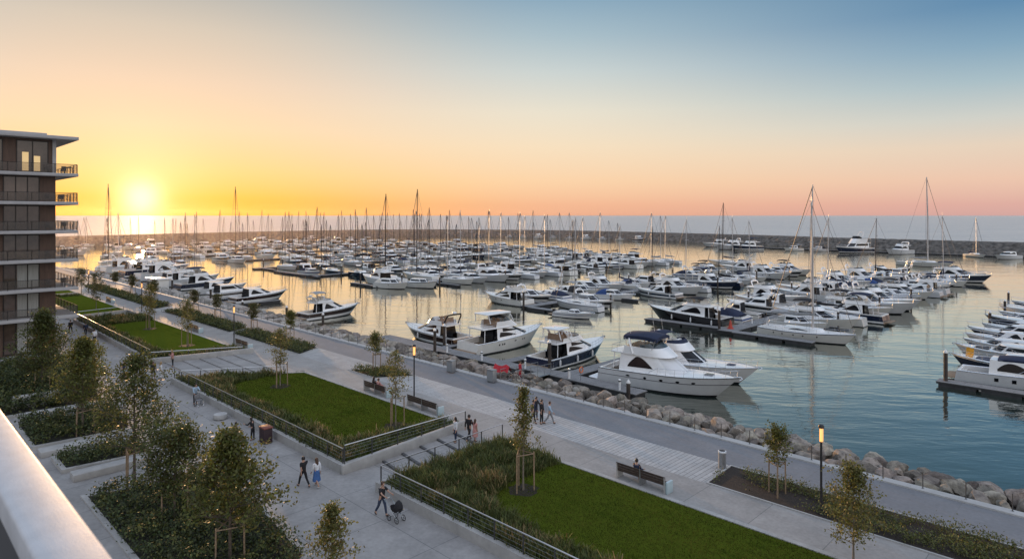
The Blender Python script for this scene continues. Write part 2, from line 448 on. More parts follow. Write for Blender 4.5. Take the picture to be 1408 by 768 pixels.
def patch(b, fn, a0, a1, lo, hi, n=8, off=.02, sides=(1, -1), m=0, nq=2):
    lo_ = lo if callable(lo) else (lambda s_: lo); hi_ = hi if callable(hi) else (lambda s_: hi)
    for sgn in sides:
        rows = []
        for k in range(nq+1):
            row = []
            for i in range(n+1):
                s_ = i/n; a = a0+(a1-a0)*s_; q = lo_(s_)+(hi_(s_)-lo_(s_))*k/nq
                p = fn(a, q); e = 1e-3
                da = fn(min(1, a+e), q)-fn(max(0, a-e), q); dq = fn(a, q+e)-fn(a, q-e)
                nn = dq.cross(da)
                nn = nn.normalized() if nn.length > 1e-12 else Vector((1, 0, 0))
                if nn.y < -1e-3 or (abs(nn.y) < 1e-3 and nn.x < 0): nn = -nn
                p = p+nn*off; row.append((p.x, sgn*p.y, p.z))
            rows.append(row)
        b.grid(rows, m, flip=sgn > 0)
    return b
def swoosh_hi(s_): return .30+.58*min(1, s_/.45)**.7*(1-max(0, (s_-.55)/.45)**2.2)
def swoosh_lo(s_): return .24+.05*s_
def arch_hi(s_): return .25+.62*math.sin(PI*min(1, s_*.93+.04))**.7
def wedge_hi(s_): return .34+.50*(1-s_)**.8*min(1, s_/.12)**.6
def bow_rail(fn, parent, t0, t1, h, n, r=.018, lod=0, mid=True):
    b = MB()
    for sgn in (1, -1):
        ts = [t0+(t1-t0)*i/n for i in range(n+1)]
        base = [fn(t, 1) for t in ts]
        top = []
        for i, p in enumerate(base):
            hh = h*min(1, (i+.35)/1.2) if i == 0 else h
            top.append((p.x+.05, sgn*max(.0, p.y-.10), p.z+hh))
        b.tube(top, r, 5 if lod == 0 else 4)
        if mid and lod == 0: b.tube([(p.x+.03, sgn*max(.0, p.y-.09), p.z+h*.5) for p in base[1:]], r*.6, 4)
        for i, p in enumerate(base):
            if lod == 0 or i % 2 == 0: b.tube([(p.x, sgn*max(0, p.y-.08), p.z), top[i]], r*.85, 4)
    p = fn(t1, 1)
    b.tube([(p.x+.05, max(0, p.y-.10), p.z+h), (p.x+.25, 0, p.z+h+.02), (p.x+.05, -max(0, p.y-.10), p.z+h)], r, 5)
    return b.build('bow_rail', steel, parent)
def rslab(b, x0, x1, w0, w1, z, th, m=0, n=6, round_=.25, z1=None):
    """rounded deck slab from x0 (half width w0) to x1 (half width w1)"""
    pts = []
    for i in range(n+1): t = PI/2*i/n; pts.append((x0+round_*(1-math.cos(PI/2-t)) if False else x0+round_*(1-math.sin(t)), w0-round_+round_*math.cos(PI/2-t)))
    pts = [(x0, 0)]+[(x0+round_-round_*math.cos(t), w0-round_+round_*math.sin(t)) for t in [PI/2*i/n for i in range(n+1)]]
    pts += [(x1-round_+round_*math.sin(t), w1-round_+round_*math.cos(t)) for t in [PI/2*i/n for i in range(n+1)]]
    poly = pts+[(x, -y) for x, y in pts[::-1] if y > 1e-6]
    zz = z1 if z1 is not None else z
    f = lambda x, y: z+(zz-z)*(x-x0)/(x1-x0)
    b.prism(poly, f, lambda x, y: f(x, y)+th, m)
    return b

def motor(S, name, label, lod=0, group=None, cat='motor yacht'):
    """S: proportions of a power boat; x forward from the transom, waterline z=0"""
    L, B = S['L'], S['B']; root = thing(name, label, cat, group=group)
    root['len'] = L
    fn, zs, bd = hull(S, root, lod)
    c = S['cab']; xa, xm, xf = c['xa']*L, c['xm']*L, c['xf']*L
    w = c.get('w', .38)*B; H = c['h']
    zd = zs(.3)-.06
    # deck with side decks, cockpit well cut out aft
    b = MB(); nn = [16, 10, 8, 6][lod]
    t0 = xa/L
    ts = [t0+(1-t0)*i/nn for i in range(nn+1)]
    b.grid([[(fn(t, 1).x, k*(fn(t, 1).y-.03), zs(t)-.03+.07*(1-k*k)*bd(t)/(B/2)) for k in (1, .55, 0, -.55, -1)] for t in ts])
    if lod < 3:
        tc = [t0*i/4 for i in range(5)]
        for sgn in (1, -1):
            b.grid([[(fn(t, 1).x, sgn*fn(t, 1).y, zs(t)-.02) for t in tc], [(fn(t, 1).x, sgn*(fn(t, 1).y-.26), zs(t)-.01) for t in tc], [(fn(t, 1).x, sgn*(fn(t, 1).y-.27), zs(t)-.75) for t in tc]], flip=sgn > 0)
        p = fn(0, 1); b.grid([[(p.x, p.y, zs(0)-.02), (p.x, 0, zs(0)-.02), (p.x, -p.y, zs(0)-.02)], [(p.x+.25, p.y, zs(0)-.01), (p.x+.25, 0, zs(0)-.01), (p.x+.25, -p.y, zs(0)-.01)], [(p.x+.27, p.y, zs(0)-.75), (p.x+.27, 0, zs(0)-.75), (p.x+.27, -p.y, zs(0)-.75)]])
    b.build('deck', S.get('deckm', gel), root, merge=True, sharp=40)
    if lod < 3:
        b = MB(); b.grid([[(x, y*(B/2-.2), zs(0)-.72) for y in (-1, 1)] for x in (.15, xa+.05)])
        ck = b.build('cockpit_sole', teak if lod < 2 else nonskid, root)
    # cabin
    rk = c.get('rk', .35)*H/1.; rk = c.get('rake', .9)*H
    cf = cab_fn(xa, xm, xf, w, zd, H, rk, c.get('ark', .1), c.get('tum', .18), c.get('p', .75))
    cab = cab_mesh(cf, root, 'cabin', [S.get('cabm', gel), glassd], n1=[5, 4, 3, 2][lod], n2=[9, 7, 5, 4][lod], qs=(0, .33, .66, 1) if lod < 2 else (0, .5, 1), aftm=1)
    style = S.get('win', 'swoosh')
    wm = S.get('glass', glassd)
    if style == 'twin':
        for (a0, a1, lo, hi) in ((.07, .60, lambda s_: .22+.03*s_, lambda s_: .25+.36*math.sin(PI*min(1, s_*.58+.42))**.7*min(1, s_/.12+.3)), (.24, .735, lambda s_: .65, lambda s_: .66+.28*math.sin(PI*min(1, s_*.60+.40))**.7*min(1, s_/.12+.15))):
            for sd in (1, -1): w_ = MB(); patch(w_, cf, a0, a1, lo, hi, 10, sides=(sd,)); w_.build('side_window', wm, root)
    elif lod < 2:
        lo_, hi_ = {'swoosh': (swoosh_lo, swoosh_hi), 'arch': (.26, arch_hi), 'band': (.42, .82)}[style]
        wa = {'swoosh': (.10, .60), 'arch': (.12, .62), 'band': (.06, .66)}[style]
        for sd in (1, -1): w_ = MB(); patch(w_, cf, c.get('wa0', wa[0]), c.get('wa1', wa[1]), lo_, hi_, 12, sides=(sd,)); w_.build('side_window', wm, root)
    if lod < 2:
        if S.get('split', True):
            for sd in (1, -1): w_ = MB(); patch(w_, cf, .70, .985, S.get('wslo', .30), S.get('wshi', .90), 6, sides=(sd,)); w_.build('windscreen', S.get('screen', glassd), root)
    else:
        w_ = MB(); lo_ = .40
        patch(w_, cf, .10, 1., .38, lambda s_: .40+.45*min(1, s_*4+.1)*(1-.5*(abs(s_-.62) < .05)), 14 if lod == 2 else 8); w_.build('window_band', S.get('screen', glassd), root, merge=True)
    zr = zd+H
    oh = S.get('oh', 0)
    # roof slab / aft overhang
    if oh:
        b = MB(); A = A_list(4, 8 if lod < 2 else 5)
        o_ = .10
        top = [cf(a, 1) for a in A]
        rows = []
        for zz, ex in ((zr-.02, o_), (zr+.05, o_+.05), (zr+.12, o_)):
            rows.append([(-oh*L+xa, k*(w-.1+ex), zz) for k in (0, .9)]+[(p.x+ex*.8 if a > .6 else p.x, p.y+ex*(1-max(0, a-.6)*2.5), zz) for p, a in zip(top, A)])
        for sgn in (1, -1):
            b.grid([[(x, sgn*y, z) for x, y, z in r] for r in rows], 0, flip=sgn > 0)
        for r, fl in ((rows[0], 0), (rows[-1], 1)):
            b.grid([[(x, y, z) for x, y, z in r], [(x, 0, z+(.05 if fl else 0)) for x, y, z in r], [(x, -y, z) for x, y, z in r]], 0, flip=not fl)
        b.build('roof', S.get('roofm', gel), root, merge=True, sharp=45)
        if lod < 2:
            for sgn in (1, -1): b = MB(); b.tube([(xa-oh*L+.25, sgn*(w-.2), zs(0)-.02), (xa-oh*L+.35, sgn*(w-.25), zr)], .05, 6); b.build('roof_post', S.get('postm', gel), root)
            b = MB(); b.box(xa-.1, xa-.05, -w*.55, w*.55, zd-.55, zr-.15); b.build('saloon_door', glassd, root)
    if S.get('hatch') and lod < 2:
        b = MB(); t = .80; rslab(b, t*L-.45, t*L+.35, .38, .34, zs(t)+.02, .06, round_=.08, z1=zs(t+.04)+.02); b.build('hatch', S['hatch'], root)
    if S.get('trunk') and lod < 2:
        tf = cab_fn(xm-.2, xm+.12*L, min(.90*L, xf+.13*L), w*.78, zs(.6)-.12, .42, .5, 0, .1, .85)
        cab_mesh(tf, root, 'foredeck_trunk', [gel], qs=(0, .6, 1), crown=.05)
    if S.get('sunpad') and lod < 2:
        b = MB(); rslab(b, xf-.1, xf+.12*L, .26*B, .2*B, zs(.62)+.28 if S.get('trunk') else zs(.66)+.03, .10, round_=.15); b.build('sun_pad', S['sunpad'], root, bevel=.03)
    f = S.get('fly')
    if f:
        fa, fm, ff = f['xa']*L, f['xm']*L, f['xf']*L; fw = f.get('w', w*.86); fh = f.get('h', .75); zf = zr+.08
        g = cab_fn(fa, fm, ff, fw, zf-.1, fh+.1, f.get('rake', 1.1)*fh, f.get('ark', .15), f.get('tum', .02), .8)
        gi = cab_fn(fa+.12, fm-.12, ff-.15, fw-.12, zf-.1, fh+.1, f.get('rake', 1.1)*fh, f.get('ark', .15), f.get('tum', .02), .8)
        A = A_list(4, 8) if lod < 2 else A_list(2, 5)
        b = MB()
        for sgn in (1, -1):
            rows = [[g(a, q) for a in A] for q in (0, .5, 1)]+[[(gi(a, q)) for a in A] for q in (1, .12)]
            b.grid([[(p.x, sgn*p.y, p.z) for p in r] for r in rows], 0, flip=sgn > 0)
        fb = b.build('flybridge', S.get('flym', gel), root, merge=True, sharp=40)
        if lod < 3:
            w_ = MB(); patch(w_, g, .50, 1., .99, lambda s_: 1.0+f.get('sh', .45)*min(1, .35+s_*1.4), 8, off=-.03)
            w_.build('fly_windscreen', S.get('fscreen', glassm), root)
        if lod < 2:
            b = MB(); zz = zf
            b.box(fa+.5, fa+1.0, -fw+.2, fw-.2, zz, zz+.42); b.box(fa+.40, fa+.52, -fw+.2, fw-.2, zz, zz+.8)
            b.box(fm-.9, fm-.45, .1, .62, zz, zz+.5); b.box(fm-1.0, fm-.88, .1, .62, zz, zz+1.0)
            b.box(fm-.9, fm-.45, -.75, -.1, zz, zz+.5); b.box(fm-1.0, fm-.88, -.75, -.1, zz, zz+1.0)
            b.build('fly_seat', S.get('seatm', cush), root, bevel=.05)
            b = MB(); b.box(fm-.05, fm+.25, .0, .8, zz, zz+.85); b.build('helm_console', gelg, root, bevel=.06)
            b = MB()
            for sgn in (1, -1):
                b.tube([(fa+.15, sgn*(fw-.05), zz+fh), (fa-.0, sgn*(fw-.08), zz+fh+.0), (xa-oh*L+.15, sgn*(fw-.1), zz+fh*.9), (xa-oh*L+.1, sgn*(fw-.1), zz)], .02, 5)
                b.tube([((fa+xa-oh*L)/2, sgn*(fw-.1), zz+fh*.95), ((fa+xa-oh*L)/2, sgn*(fw-.1), zz)], .016, 4)
                b.tube([(fa, sgn*(fw-.08), zz+fh*.5), (xa-oh*L+.13, sgn*(fw-.1), zz+fh*.45)], .014, 4)
            b.tube([(xa-oh*L+.15, fw-.1, zz+fh*.9), (xa-oh*L+.15, -fw+.1, zz+fh*.9)], .02, 5)
            b.build('fly_rail', steel, root)
        zt = zf+fh
    else:
        zt = zr+.05; fa, fm, fw = xa+.2, xa+.5*(xm-xa), w*.9
    ar = S.get('arch')
    if ar and lod < 3:
        ax = ar['x']*L; ah = ar['h']; lean = ar.get('lean', -.6); zb = ar.get('z', zt if not f else zf); aw = ar.get('w', fw)
        b = MB()
        b.tube([(ax, aw, zb), (ax+lean*.8, aw*.97, zb+ah*.8), (ax+lean, aw*.85, zb+ah), (ax+lean*1.03, 0, zb+ah+.05), (ax+lean, -aw*.85, zb+ah), (ax+lean*.8, -aw*.97, zb+ah*.8), (ax, -aw, zb)], ar.get('r', .11), 6 if lod < 2 else 4, flat=ar.get('flat', 1.6))
        a_ = b.build('radar_arch', ar.get('m', gel), root, sharp=50)
        if lod < 2:
            b = MB(); b.lathe([(.05, 0), (.28, .03), (.31, .12), (.26, .22), (.08, .27)], (ax+lean, 0, zb+ah+.14), 12); b.build('radar_dome', gel, a_)
            b = MB()
            for y_ in (-.6, .6): b.tube([(ax+lean, y_*aw, zb+ah), (ax+lean-.25, y_*aw, zb+ah+1.5)], .012, 4)
            b.build('antenna', gel, a_)
    bi = S.get('bimini')
    if bi:
        x0, x1 = bi['x0']*L, bi['x1']*L; z_ = zt+bi.get('h', 1.15); bwid = bi.get('w', fw)
        b = MB(); n = 6; k5 = [-1, -.8, -.4, 0, .4, .8, 1]
        arcz = lambda s_, k: z_+.14*(1-(2*s_-1)**2)-.22*abs(k)**3+bi.get('tilt', 0)*s_
        top = [[(x0+(x1-x0)*i/n, k*bwid, arcz(i/n, k)) for k in k5] for i in range(n+1)]
        bot = [[(x, y, z-bi.get('th', .06)) for x, y, z in r] for r in top]
        b.grid(top); b.grid(bot, flip=True)
        for r0, r1 in ((top, bot),):
            b.grid([[r[0] for r in r0], [r[0] for r in r1]]); b.grid([[r[-1] for r in r0], [r[-1] for r in r1]], flip=True)
            b.grid([r0[0], r1[0]], flip=True); b.grid([r0[-1], r1[-1]])
        bm_ = b.build('bimini', bi['m'], root, merge=True, sharp=60)
        if lod < 2:
            b = MB()
            for sgn in (1, -1):
                for xx, xb in ((x0+.1, x0+.5), (x1-.1, x1-.5)):
                    b.tube([(xb, sgn*(fw-.04), zt-.1), (xx, sgn*(bwid-.03), z_-.2)], .025, 5)
            b.build('bimini_frame', bi.get('fm', steel), bm_)
    ht = S.get('hardtop')
    if ht and lod < 3:
        b = MB(); rslab(b, ht['x0']*L, ht['x1']*L, ht['w'], ht['w']*.9, zt+ht['h'], .12, round_=.35); hb = b.build('hardtop', gel, root, bevel=.04)
        for sgn in (1, -1):
            b = MB(); b.tube([(ht['x0']*L+.5, sgn*(fw-.06), zt-.1), (ht['x0']*L+.3, sgn*ht['w']*.9, zt+ht['h'])], .06, 6); b.build('hardtop_post', ht.get('pm', gel), hb)
            b = MB(); b.tube([(ht['x1']*L+.1, sgn*(fw-.06), zt-.1), (ht['x1']*L-.3, sgn*ht['w']*.8, zt+ht['h'])], .05, 6); b.build('hardtop_post', ht.get('pm', gel), hb)
    cv = S.get('canopy')
    if cv:
        # soft canopy over the cockpit
        x0, x1 = cv.get('x0', .06)*L, xa+.25
        b = MB(); n = 5
        rows = []
        for i in range(n+1):
            s_ = i/n; x = x0+(x1-x0)*s_; zz = zs(0)+.15+(zr-zs(0)-.05)*math.sin(PI/2*min(1, s_*1.3+.05))**.8
            ww = (B/2-.15)*(1-.12*s_)
            rows.append([(x, k*ww, zs(0)+(zz-zs(0))*(1-abs(k)**cv.get('pw', 5))) for k in (-1, -.93, -.75, -.4, 0, .4, .75, .93, 1)])
        b.grid(rows)
        b.grid([[(x, y, z) for x, y, z in rows[0]], [(x, y, zs(0)) for x, y, z in rows[0]]])
        b.build('cockpit_cover', cv['m'], root, sharp=60)
    if lod < 2 and S.get('platform', True):
        pl = MB(); pw = S.get('plen', .95); rslab(pl, -pw, .12, B*.43, B*.45, .34, .09, round_=.3)
        p_ = pl.build('swim_platform', S.get('platm', teak), root, bevel=.02)
        b = MB(); b.box(.28, .85, -B*.32, B*.32, zs(0)-.72, zs(0)-.28); b.box(.27, .42, -B*.32, B*.32, zs(0)-.28, zs(0)-.0)
        b.build('cockpit_seat', S.get('seatm', cush), root, bevel=.06)
    if lod < 2 and S.get('rails', True):
        bow_rail(fn, root, S.get('rt0', .42), .985, .62, 9 if lod == 0 else 6, lod=lod, r=.018 if lod == 0 else .022)
    if lod == 0 and S.get('anchor', True):
        p = fn(1, 1); b = MB(); b.tube([(p.x-.5, 0, p.z+.02), (p.x+.15, 0, p.z+.05), (p.x+.28, 0, p.z-.08)], .06, 6); b.tube([(p.x+.05, -.18, p.z-.22), (p.x+.25, 0, p.z-.10), (p.x+.05, .18, p.z-.22)], .035, 5); b.build('anchor', steel, root)
    nf = S.get('fenders', 0)
    if nf and lod == 0:
        for i in range(nf):
            for sgn in S.get('fside', (1, -1)):
                t = .12+.5*i/max(1, nf-1); p = fn(t, .55)
                b = MB(); b.lathe([(.03, -.38), (.10, -.32), (.12, -.15), (.12, .15), (.10, .32), (.03, .38), (.012, .42), (.012, .75)], (p.x, sgn*(p.y+.13), p.z), 8); b.build('fender', S.get('fenm', fenderw), root)
    if S.get('outboard'):
        b = MB()
        for y_ in S['outboard']: b.prism([(-.55, -.16+y_), (-.05, -.16+y_), (.0, y_), (-.05, .16+y_), (-.55, .16+y_)], .45, 1.15); b.box(-.4, -.15, y_-.07, y_+.07, -.4, .5)
        b.build('outboard_motor', black, root, bevel=.05)
    return root

def sailboat(S, name, label, lod=0, group=None):
    L, B = S['L'], S['B']; S.setdefault('sail', True)
    root = thing(name, label, 'sailboat', group=group); root['len'] = L
    fn, zs, bd = hull(S, root, lod)
    b = MB(); nn = [16, 10, 8, 6][lod]; ts = [i/nn for i in range(nn+1)]
    b.grid([[(fn(t, 1).x, k*(fn(t, 1).y-.02), zs(t)-.02+.06*(1-k*k)) for k in (1, .5, 0, -.5, -1)] for t in ts])
    if lod < 2:
        for sgn in (1, -1): b.tube([(fn(t, 1).x, sgn*(fn(t, 1).y-.03), zs(t)+.01) for t in ts], .03, 4)
    b.build('deck', S.get('deckm', nonskid), root, sharp=40)
    zd = zs(.5)-.05
    cf = cab_fn(.30*L, .55*L, .72*L, B*.27, zd, .52, .5, .05, .10, .85)
    cab_mesh(cf, root, 'coachroof', [gel], n1=[5, 4, 2, 2][lod], n2=[8, 6, 4, 3][lod], qs=(0, .5, 1), crown=.05)
    if lod < 3:
        w_ = MB(); patch(w_, cf, .12, .62, .35, lambda s_: .36+.38*math.sin(PI*s_)**.5, 8, off=.015); w_.build('side_window', glassd, root)
    if lod < 2:
        b = MB()
        for sgn in (1, -1):
            b.box(.05*L, .29*L, sgn*B*.22-.05, sgn*B*.22+.05, zs(.1)-.03, zs(.1)+.28)
        b.box(.03*L, .29*L, -B*.2, B*.2, zs(.1)+.0, zs(.1)+.03)
        b.build('cockpit_coaming', gel, root, bevel=.03)
        b = MB(); cx = .10*L; cz = zs(.1)+.9
        b.tube([(cx, .45*math.cos(t), cz+.45*math.sin(t)) for t in [2*PI*i/14 for i in range(15)]], .02, 4)
        for i in range(3): t = PI*i/3; b.tube([(cx, .45*math.cos(t), cz+.45*math.sin(t)), (cx, -.45*math.cos(t), cz-.45*math.sin(t))], .012, 4)
        b.tube([(cx+.05, 0, zs(.1)), (cx+.05, 0, cz)], .08, 6); b.build('steering_wheel', steel, root)
        # guard rail
        b = MB()
        for sgn in (1, -1):
            tt = [.02+.96*i/9 for i in range(10)]; pp = [fn(t, 1) for t in tt]
            for q in (.32, .60): b.tube([(p.x, sgn*max(0, p.y-.06), p.z+q) for p in pp], .012, 4)
            for p in pp: b.tube([(p.x, sgn*max(0, p.y-.06), p.z), (p.x, sgn*max(0, p.y-.06), p.z+.62)], .014, 4)
        p = fn(.98, 1); b.tube([(p.x, p.y-.05, p.z+.6), (p.x+.3, 0, p.z+.62), (p.x, -p.y+.05, p.z+.6)], .018, 5)
        p = fn(.02, 1); b.tube([(p.x, p.y-.06, p.z+.6), (p.x, -p.y+.06, p.z+.6)], .018, 5)
        b.build('guard_rail', steel, root)
    mh = S.get('mast', L*1.32); mx = S.get('mx', .56)*L; r = S.get('mr', .085); zb = zd+.5
    mm = S.get('mastm', alu)
    b = MB(); k = 5 if lod < 2 else 2
    b.tube([(mx-.012*mh*(i/k)**2, 0, zb+mh*i/k) for i in range(k+1)], [r*(1.12-.3*i/k) for i in range(k+1)], 8 if lod < 2 else 5, flat=.75)
    top = (mx-.012*mh, 0, zb+mh)
    if lod < 2:
        b.tube([(top[0]-.35, 0, top[2]+.05), (top[0]+.4, 0, top[2]+.05)], .025, 4); b.tube([top, (top[0], 0, top[2]+.7)], .012, 4)
    ms = b.build('mast', mm, root)
    if lod < 3:
        for f_ in ((.36, .68) if mh > 13 else (.5,)):
            z = zb+mh*f_; y = B*.30*(1.1-f_*.5)
            b = MB(); b.tube([(mx-.25, y, z+.05), (mx, 0, z), (mx-.25, -y, z+.05)], .03, 4); b.build('spreader', mm, ms)
    if S.get('boom', True):
        bl = S.get('bl', .36)*L; bz = zb+S.get('bh', .75)
        b = MB(); b.tube([(mx-.1, 0, bz), (mx-bl, 0, bz+.12)], .07, 6); bo = b.build('boom', mm, root)
        if S.get('cover'):
            b = MB(); n = 7
            b.tube([(mx+.12-(bl+.1)*i/n, .04*math.sin(i*2.1), bz+.14+.30*(1-i/n)**1.6+.05*math.sin(i*1.7)) for i in range(n+1)], [.05]+[.24-.11*i/n+.02*math.sin(i*3.1) for i in range(1, n)]+[.06], 8, flat=.62)
            if lod < 2: b.tube([(mx+.1, 0, bz+.3), (mx-.02, 0, bz+1.7)], [.2, .10], 6)
            b.build('sail_cover', S['cover'], bo)
    b = MB(); wr = S.get('wr', .014 if lod == 0 else (.022 if lod == 1 else .035))
    pb = fn(.985, 1); ps = fn(.01, 1); pc = fn(.52, 1)
    b.tube([(pb.x, 0, pb.z), (top[0]+.02, 0, top[2]*.985)], wr*S.get('furl', 2.2), 4); 
    b.tube([(ps.x, 0, ps.z), top], wr, 3)
    if lod < 3:
        for sgn in (1, -1):
            b.tube([(mx-.2, sgn*pc.y*.95, pc.z), (mx-.25, sgn*B*.30*.92, zb+mh*.36), (mx-.2, sgn*B*.2, zb+mh*.68), top], wr*.8, 3)
            b.tube([(mx+.15, sgn*pc.y*.95, pc.z), (mx, 0, zb+mh*.66)], wr*.8, 3)
    b.build('rigging', S.get('wm', wire), root)
    if S.get('hood') and lod < 3:
        hf = cab_fn(.27*L, .33*L, .38*L, B*.28, zd+.3, .75, .5, -.0, .08, .8)
        cab_mesh(hf, root, 'spray_hood', [S['hood'], S['hood']], n1=2, n2=5, qs=(0, .6, 1), crown=.08)
    if S.get('stripe') and lod < 2: pass
    return root

def W_of(u, v, head):
    """world location and z rotation: head is '+u','-u','+v','-v' or an angle measured from -u towards +v"""
    a = {'-u': 0., '+v': PI/2, '+u': PI, '-v': -PI/2}.get(head, head)
    return P(u, v, WZ), a
def put(o, u, v, head, trim=0.):
    o.location, a = W_of(u, v, head); o.rotation_euler = (trim, 0, a); return o

# ------------------------------------------------------------------ ground, water, walls
def sheet(name, poly, z, mat):
    b = MB(); b.v = [(-u, v, z) for u, v in poly]; b.f = [tuple(range(len(poly)))]; b.m = [0]
    o = b.build(name, mat, smooth=False); return struct(o)
# open sea to the horizon, and the sheltered harbour water inside the breakwater
BW = [(452, -60), (440, 30), (436, 78), (452, 140), (465, 205), (463, 290), (432, 343), (377, 376), (322, 396), (255, 392), (165, 380), (119, 366), (68, 360), (39, 358), (-60, 352), (-200, 345)]
b = MB(); n = 96
rings = [0, 300, 700, 1500, 4000, 12000, 40000]
rows = [[(r*math.cos(2*PI*i/n), r*math.sin(2*PI*i/n), WZ-.03) for i in range(n+1)] for r in rings]
b.grid(rows); struct(b.build('sea', m_sea, smooth=False, merge=True))
sheet('harbour_water', BW[1:]+[(-200, 20), (440, 20)], WZ, m_water)
# land
b = MB(); b.ubox(-120, 520, -400, 42.05, -6, LOW-.06); struct(b.build('land', concd, smooth=False))
sheet('walkway', [(-60, -30), (330, -30), (330, 31.2), (-60, 31.2)], LOW, m_walk)
b = MB(); b.ubox(-60, 330, 31.45, 42.0, -2.2, -.004); struct(b.build('terrace_base', conc, smooth=False))
sheet('inner_path', [(-60, 31.45), (330, 31.45), (330, 34.6), (-60, 34.6)], .004, m_path)
PL = [(18.5, -40), (57.4, 50.4), (65.1, 86.5)]      # planter limits
sheet('promenade', [(-60, 38.1), (330, 38.1), (330, 42.0), (-60, 42.0)], .004, m_prom)
sheet('boardwalk', [(18.5, 34.6), (50.3, 34.6), (50.3, 38.1), (18.5, 38.1)], .006, m_plank)
sheet('paving_crossing', [(57.4, 34.6), (67.2, 34.6), (67.2, 38.1), (57.4, 38.1)], .005, m_slabs)
b = MB(); b.ubox(-60, 330, 42.0, 42.62, -2.6, .10); o = b.build('quay_coping', concl, bevel=.02); tag(o, 'pale concrete coping along the water edge of the promenade', 'kerb')
# rock slope under the boulders
b = MB(); us = [-30+i*1.5 for i in range(190)]
rows = []
for v, z in ((42.6, -.75), (44, -.85), (46, -1.05), (47.3, -1.5), (49, -2.6)):
    rows.append([(-u, v+random.uniform(-.3, .3), z+random.uniform(-.25, .2)) for u in us])
b.grid(rows, 0); o = b.build('rock_slope', rockd, smooth=False); struct(o)

# lawns on raised plateaus: retaining walls and turf
LAWN = {
 'near': dict(poly=[(32.0, 21.2), (-14, 21.2), (-14, 31.4), (32.3, 31.4)], inner=(-20, 26.3, 23.5, 31.38, 3.2)),
 'middle': dict(poly=[(35.7, 21.1), (66.4, 21.1), (59.6, 31.4), (35.5, 31.4)], inner=(38.2, 60.3, 23.4, 31.38, 2.6)),
 'third': dict(poly=[(77, 22.2), (114.8, 22.9), (111.4, 31.4), (72.3, 31.4)], inner=(76.5, 105, 24.4, 31.38, 1.5)),
 'far': dict(poly=[(117.5, 23), (119.4, 31.4), (149, 31.4), (149, 23)], inner=(118, 147, 23.5, 31.38, 1.5)),
 'farthest': dict(poly=[(153, 23), (153, 31.4), (200, 31.4), (200, 23)], inner=(154, 199, 23.5, 31.38, 1.5)),
}
def inset(poly, d):
    n = len(poly); cx = sum(p[0] for p in poly)/n; cy = sum(p[1] for p in poly)/n
    out = []
    for i in range(n):
        p0, p, p1 = Vector(poly[i-1]), Vector(poly[i]), Vector(poly[(i+1) % n])
        def nrm(a, b_):
            e = (b_-a).normalized(); k = Vector((-e.y, e.x)); return k if k.dot(Vector((cx, cy))-a) > 0 else -k
        n0, n1 = nrm(p0, p), nrm(p, p1); k = (n0+n1)/(1+n0.dot(n1)); out.append(tuple(p+k*d))
    return out
wlab = {'near': 'low concrete retaining wall around the nearest lawn', 'middle': 'low concrete retaining wall around the middle lawn with the ramp at its foot', 'third': 'low concrete retaining wall around the third lawn beside the walkers',
        'far': 'low concrete edging wall around the fourth lawn past the apartment block', 'farthest': 'low concrete edging wall around the farthest lawn by the moored yachts'}
for k, d in LAWN.items():
    po = d['poly']; pi_ = inset(po, .32)
    b = MB(); m_ = len(po)
    o_ = [(-u, v) for u, v in po]; i_ = [(-u, v) for u, v in pi_]
    top = .06
    rows = [[(x, y, LOW-.3) for x, y in o_+o_[:1]], [(x, y, top) for x, y in o_+o_[:1]], [(x, y, top) for x, y in i_+i_[:1]], [(x, y, -.3) for x, y in i_+i_[:1]]]
    b.grid(rows); o = b.build('retaining_wall', conc, merge=True, sharp=30); tag(o, wlab[k], 'wall')
    o = sheet('lawn', pi_, .012, m_lawn)
    d['pi'] = pi_
def in_poly(p, poly):
    x, y = p; c = False; n = len(poly)
    for i in range(n):
        x0, y0 = poly[i]; x1, y1 = poly[i-1]
        if (y0 > y) != (y1 > y) and x < (x1-x0)*(y-y0)/(y1-y0)+x0: c = not c
    return c
def in_round(u, v, R4):
    u0, u1, v0, v1, r = R4
    if not (u0 < u < u1 and v0 < v < v1): return False
    # rounded corners on the walkway side
    for cu, su in ((u0+r, -1), (u1-r, 1)):
        if (u-cu)*su > 0 and v < v0+r and math.hypot(u-cu, v-v0-r) > r: return False
    # sweeping round corner at the path
    cu = u1-r*1.6
    return True
# ramp of shallow steps between the near and the middle lawn
b = MB()
prev = 21.15; zz = LOW
steps = [(23.6, LOW+.0), (25.1, LOW+.10), (26.6, LOW+.20), (28.1, LOW+.30), (29.6, LOW+.40), (31.45, LOW+.497)]
v0 = 21.2
for v1, z in steps:
    b.uprism([(32.0, v0), (35.7, v0+.55), (35.7, v1+.55 if v1 < 31 else v1), (32.0, v1)], LOW-.3, z+.003); v0 = v1
o = b.build('ramp_steps', m_walk, smooth=False); struct(o)
b = MB()
for v1, z in steps[:-1]: b.uprism([(32.02, v1-.10), (35.68, v1+.45), (35.68, v1+.55), (32.02, v1)], z, z+.112); b.uprism([(32.02, v1), (35.68, v1+.55), (35.68, v1+.63), (32.02, v1+.08)], z+.10, z+.110)
struct(b.build('step_nosing', M('step_riser_dark', (.085, .085, .088), .8, var=.2, vs=2), smooth=False))
b = MB(); b.prism([(-35.75, 21.1), (-35.45, 21.1), (-35.45, 31.5), (-35.75, 31.5)], LOW, lambda x, y: .08+.50*max(0, (y-21.1)/10.4)); o = b.build('ramp_wall', conc, bevel=.015)
tag(o, 'smooth concrete parapet wall rising along the shallow ramp steps', 'wall')
b = MB(); v0 = 21.2
for v1, z in steps:
    b.uprism([(66.4-(v0-21.1)*.66, v0), (77-(v0-22.2)*.49, v0), (77-(v1-22.2)*.49, v1), (66.4-(v1-21.1)*.66, v1)], LOW-.3, z+.003); v0 = v1
